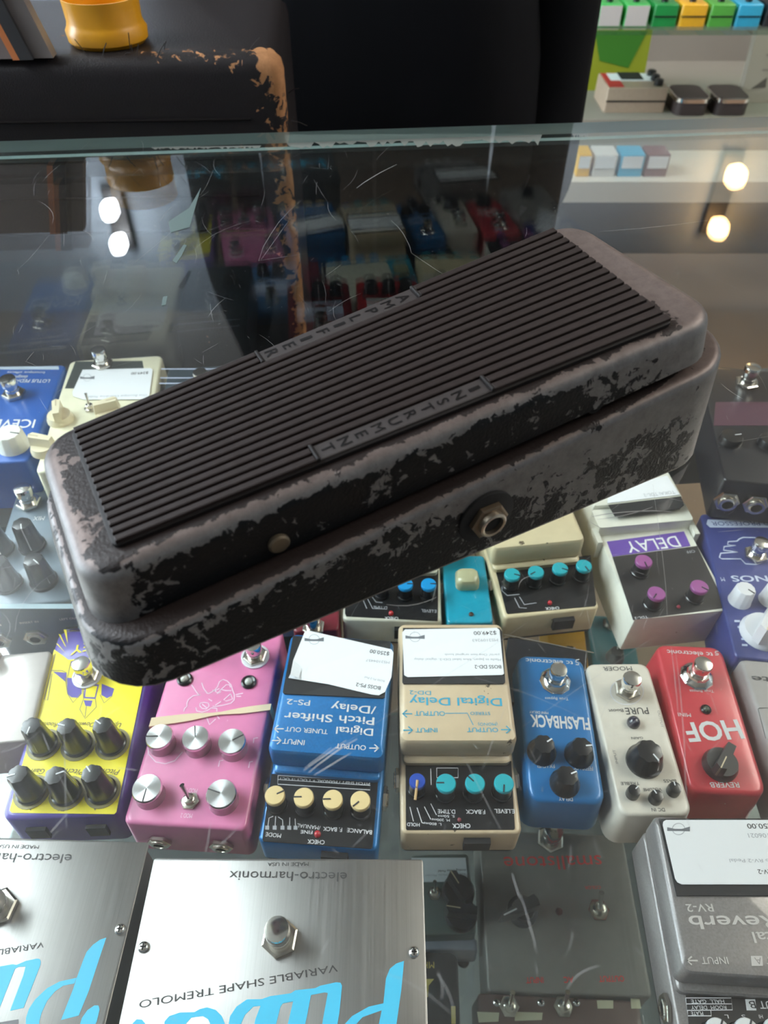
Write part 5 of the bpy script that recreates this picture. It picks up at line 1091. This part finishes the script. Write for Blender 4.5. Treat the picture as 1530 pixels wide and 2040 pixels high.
def farped(label, u0, u1, v, y, z, d, h, m, face=None, tagm=None, tilt=0, knobs=1):
    a, b = at_y(u0, v, y), at_y(u1, v, y); x = (a.x+b.x)/2; w_ = abs(b.x-a.x)*.94
    t = thing('effects_pedal', label, 'effects pedal', (x, y+d/2, z), 0); t.rotation_euler = (R(tilt), 0, 0)
    shell(w_, d, h, .004, .002, .001, .0002).build('enclosure', m, t)
    lab_ = MB().box(-w_*.38, w_*.38, -d*.05, d*.42, h+.0001, h+.0012).build('top_label', tagm or PAPER, t, smooth=False)
    MB().box(-w_/2+.001, w_/2-.001, -d/2-.0016, -d/2-.0012, h*.44, h*.50).build('seam', HOLE, t, smooth=False)
    if face: MB().box(-w_*.46, w_*.46, -d/2-.0022, -d/2-.0012, h*.05, h*.95).build('front_plate', face, t, smooth=False)
    for k in range(knobs): MB().lathe([(.006, h), (.006, h+.008), (.004, h+.010)], (k-(knobs-1)/2)*w_*.3, -d*.28, 14).build('knob', BLACKP, t)
    return t
GRN = paint('leaf_green', srgb(60, 176, 84), .4); GRN2 = paint('mid_green', srgb(84, 168, 66), .4); DGR = paint('deep_green', srgb(28, 140, 66), .4); YLW = paint('gold_yellow', srgb(232, 176, 40), .4); CYN = paint('cyan_enamel', srgb(52, 168, 206), .4)
LGR = mat('pale_grey_plate', srgb(206, 202, 198), .5)
for a in (('green pedal with pale grey front, next to the black sleeve on the far glass shelf', 1188, 1236, GRN, LGR), ('green pedal with pale grey front, second on the far glass shelf', 1240, 1290, GRN, LGR), ('deep green pedal on the far glass shelf', 1296, 1347, DGR, None), ('golden yellow pedal on the far glass shelf', 1350, 1404, YLW, None), ('leaf green pedal beside the cyan one on the far glass shelf', 1408, 1458, GRN2, None), ('cyan blue pedal on the far glass shelf', 1462, 1513, CYN, None), ('black pedal at the right end of the far glass shelf', 1519, 1572, BLACKM, None)):
    farped(a[0], a[1], a[2], 50, 1.56, -.1498, .10, .034, a[3], a[4])
t = farped('tan pedal with red stripe, white tag and black knobs on the far step', 1196, 1322, 235, 1.66, -.3248, .10, .046, paint('tan_far', srgb(176, 152, 132), .5), None, PAPER, 0, 0)
MB().box(-.058, -.028, -.045, .045, .0462, .0470).build('red_stripe', mat('stripe_red', srgb(196, 54, 52), .5), t, smooth=False); MB().box(-.024, .022, .0, .046, .0474, .0482).build('dark_window', BLACKM, t, smooth=False)
for k in range(3): MB().lathe([(.009, .046), (.009, .056), (.006, .058)], .045, -.030+k*.030, 14).build('knob', BLACKP, t)
for k, (u0, u1, txt) in enumerate(((1345, 1410, 'left'), (1424, 1490, 'right'))):
    a, b = at_y(u0, 225, 1.64), at_y(u1, 225, 1.64); w_ = b.x-a.x
    t = thing('tin_case', 'dark brown rounded case with a chrome rim on the far step, %s one of two' % txt, 'case', ((a.x+b.x)/2, 1.685, -.3248), 0, 'chrome rimmed cases')
    MB().loft([[(x, y, z) for x, y in rrect(w_-2*i, .09-2*i, .018, 6)] for i, z in ((0, .0), (0, .030), (.002, .033))]).build('case_body', mat('brown_case', (.05, .035, .033), .4), t)
    MB().loft([[(x, y, z) for x, y in rrect(w_+.004-2*i, .094-2*i, .02, 6)] for i, z in ((0, .024), (0, .031), (.004, .0315), (.004, .024))]).build('chrome_rim', CHROME, t)
bxs = [(1150, 1178, YLW, 'small white and yellow box'), (1182, 1230, LGR, 'small pale box'), (1234, 1284, CYN, 'small blue box'), (1286, 1334, paint('plum_box', srgb(110, 64, 70), .5), 'small plum box')]
for u0, u1, m, nm in bxs:
    a, b = at_y(u0, 335, 1.48), at_y(u1, 335, 1.48); w_ = b.x-a.x
    t = thing('carton', nm+' with a white tag on the far counter board', 'box', ((a.x+b.x)/2, 1.51, -.3848))
    MB().loft([[(x, y, z) for x, y in rrect(w_*.94, .05, .002, 2)] for z in (.0002, .040)]).build('carton_body', m, t, smooth=False)
    MB().box(-w_*.4, w_*.4, -.0262, -.0252, .016, .038).build('tag', PAPER, t, smooth=False)
# leaning boards and sheets on the step
def leaning(nm, label, cat, u0, u1, v0, v1, y, m, extra=None):
    a = at_y(u0, v1, y); b = at_y(u1, v0, y); t = thing(nm, label, cat, ((a.x+b.x)/2, y, -.3248)); w_ = b.x-a.x; hh = b.z+.3248
    t.rotation_euler = (R(-9), 0, 0); MB().box(-w_/2, w_/2, 0, .02, .0002, hh).build('sheet', m, t, smooth=False)
    if extra: extra(t, w_, hh)
    return t
leaning('printed_box', 'lime green and yellow box leaning under the far glass shelf', 'box', 1165, 1305, 62, 165, 1.80, mat('lime_box', srgb(150, 150, 36), .5), lambda t, w_, h: MB().loft([[(x, yy, z) for x, z in ((-w_*.3, h*.5), (w_*.2, h*.38), (w_*.42, h*.98), (-w_*.45, h*.98))] for yy in (-.0002, -.001)]).build('green_print', mat('green_print', srgb(62, 118, 34), .5), t, smooth=False))
def notice(t, w_, h):
    for k in range(5): MB().box(-w_*.25+(.01*k % .02), w_*.3, -.001, -.0003, h*(.85-.1*k), h*(.87-.1*k)).build('printed_line', mat('notice_grey', srgb(140, 126, 120), .6), t, smooth=False)
    MB().loft([[(x, yy, z) for x, z in ((-w_*.36, h*.2), (-w_*.12, h*.22), (-w_*.14, h*.36))] for yy in (-.0003, -.001)]).build('printed_triangle', mat('notice_dark', srgb(96, 86, 80), .6), t, smooth=False)
leaning('notice_board', 'pale printed notice leaning at the right end of the far step', 'notice', 1468, 1640, 62, 220, 1.72, mat('notice_paper', srgb(172, 158, 146), .6), notice)
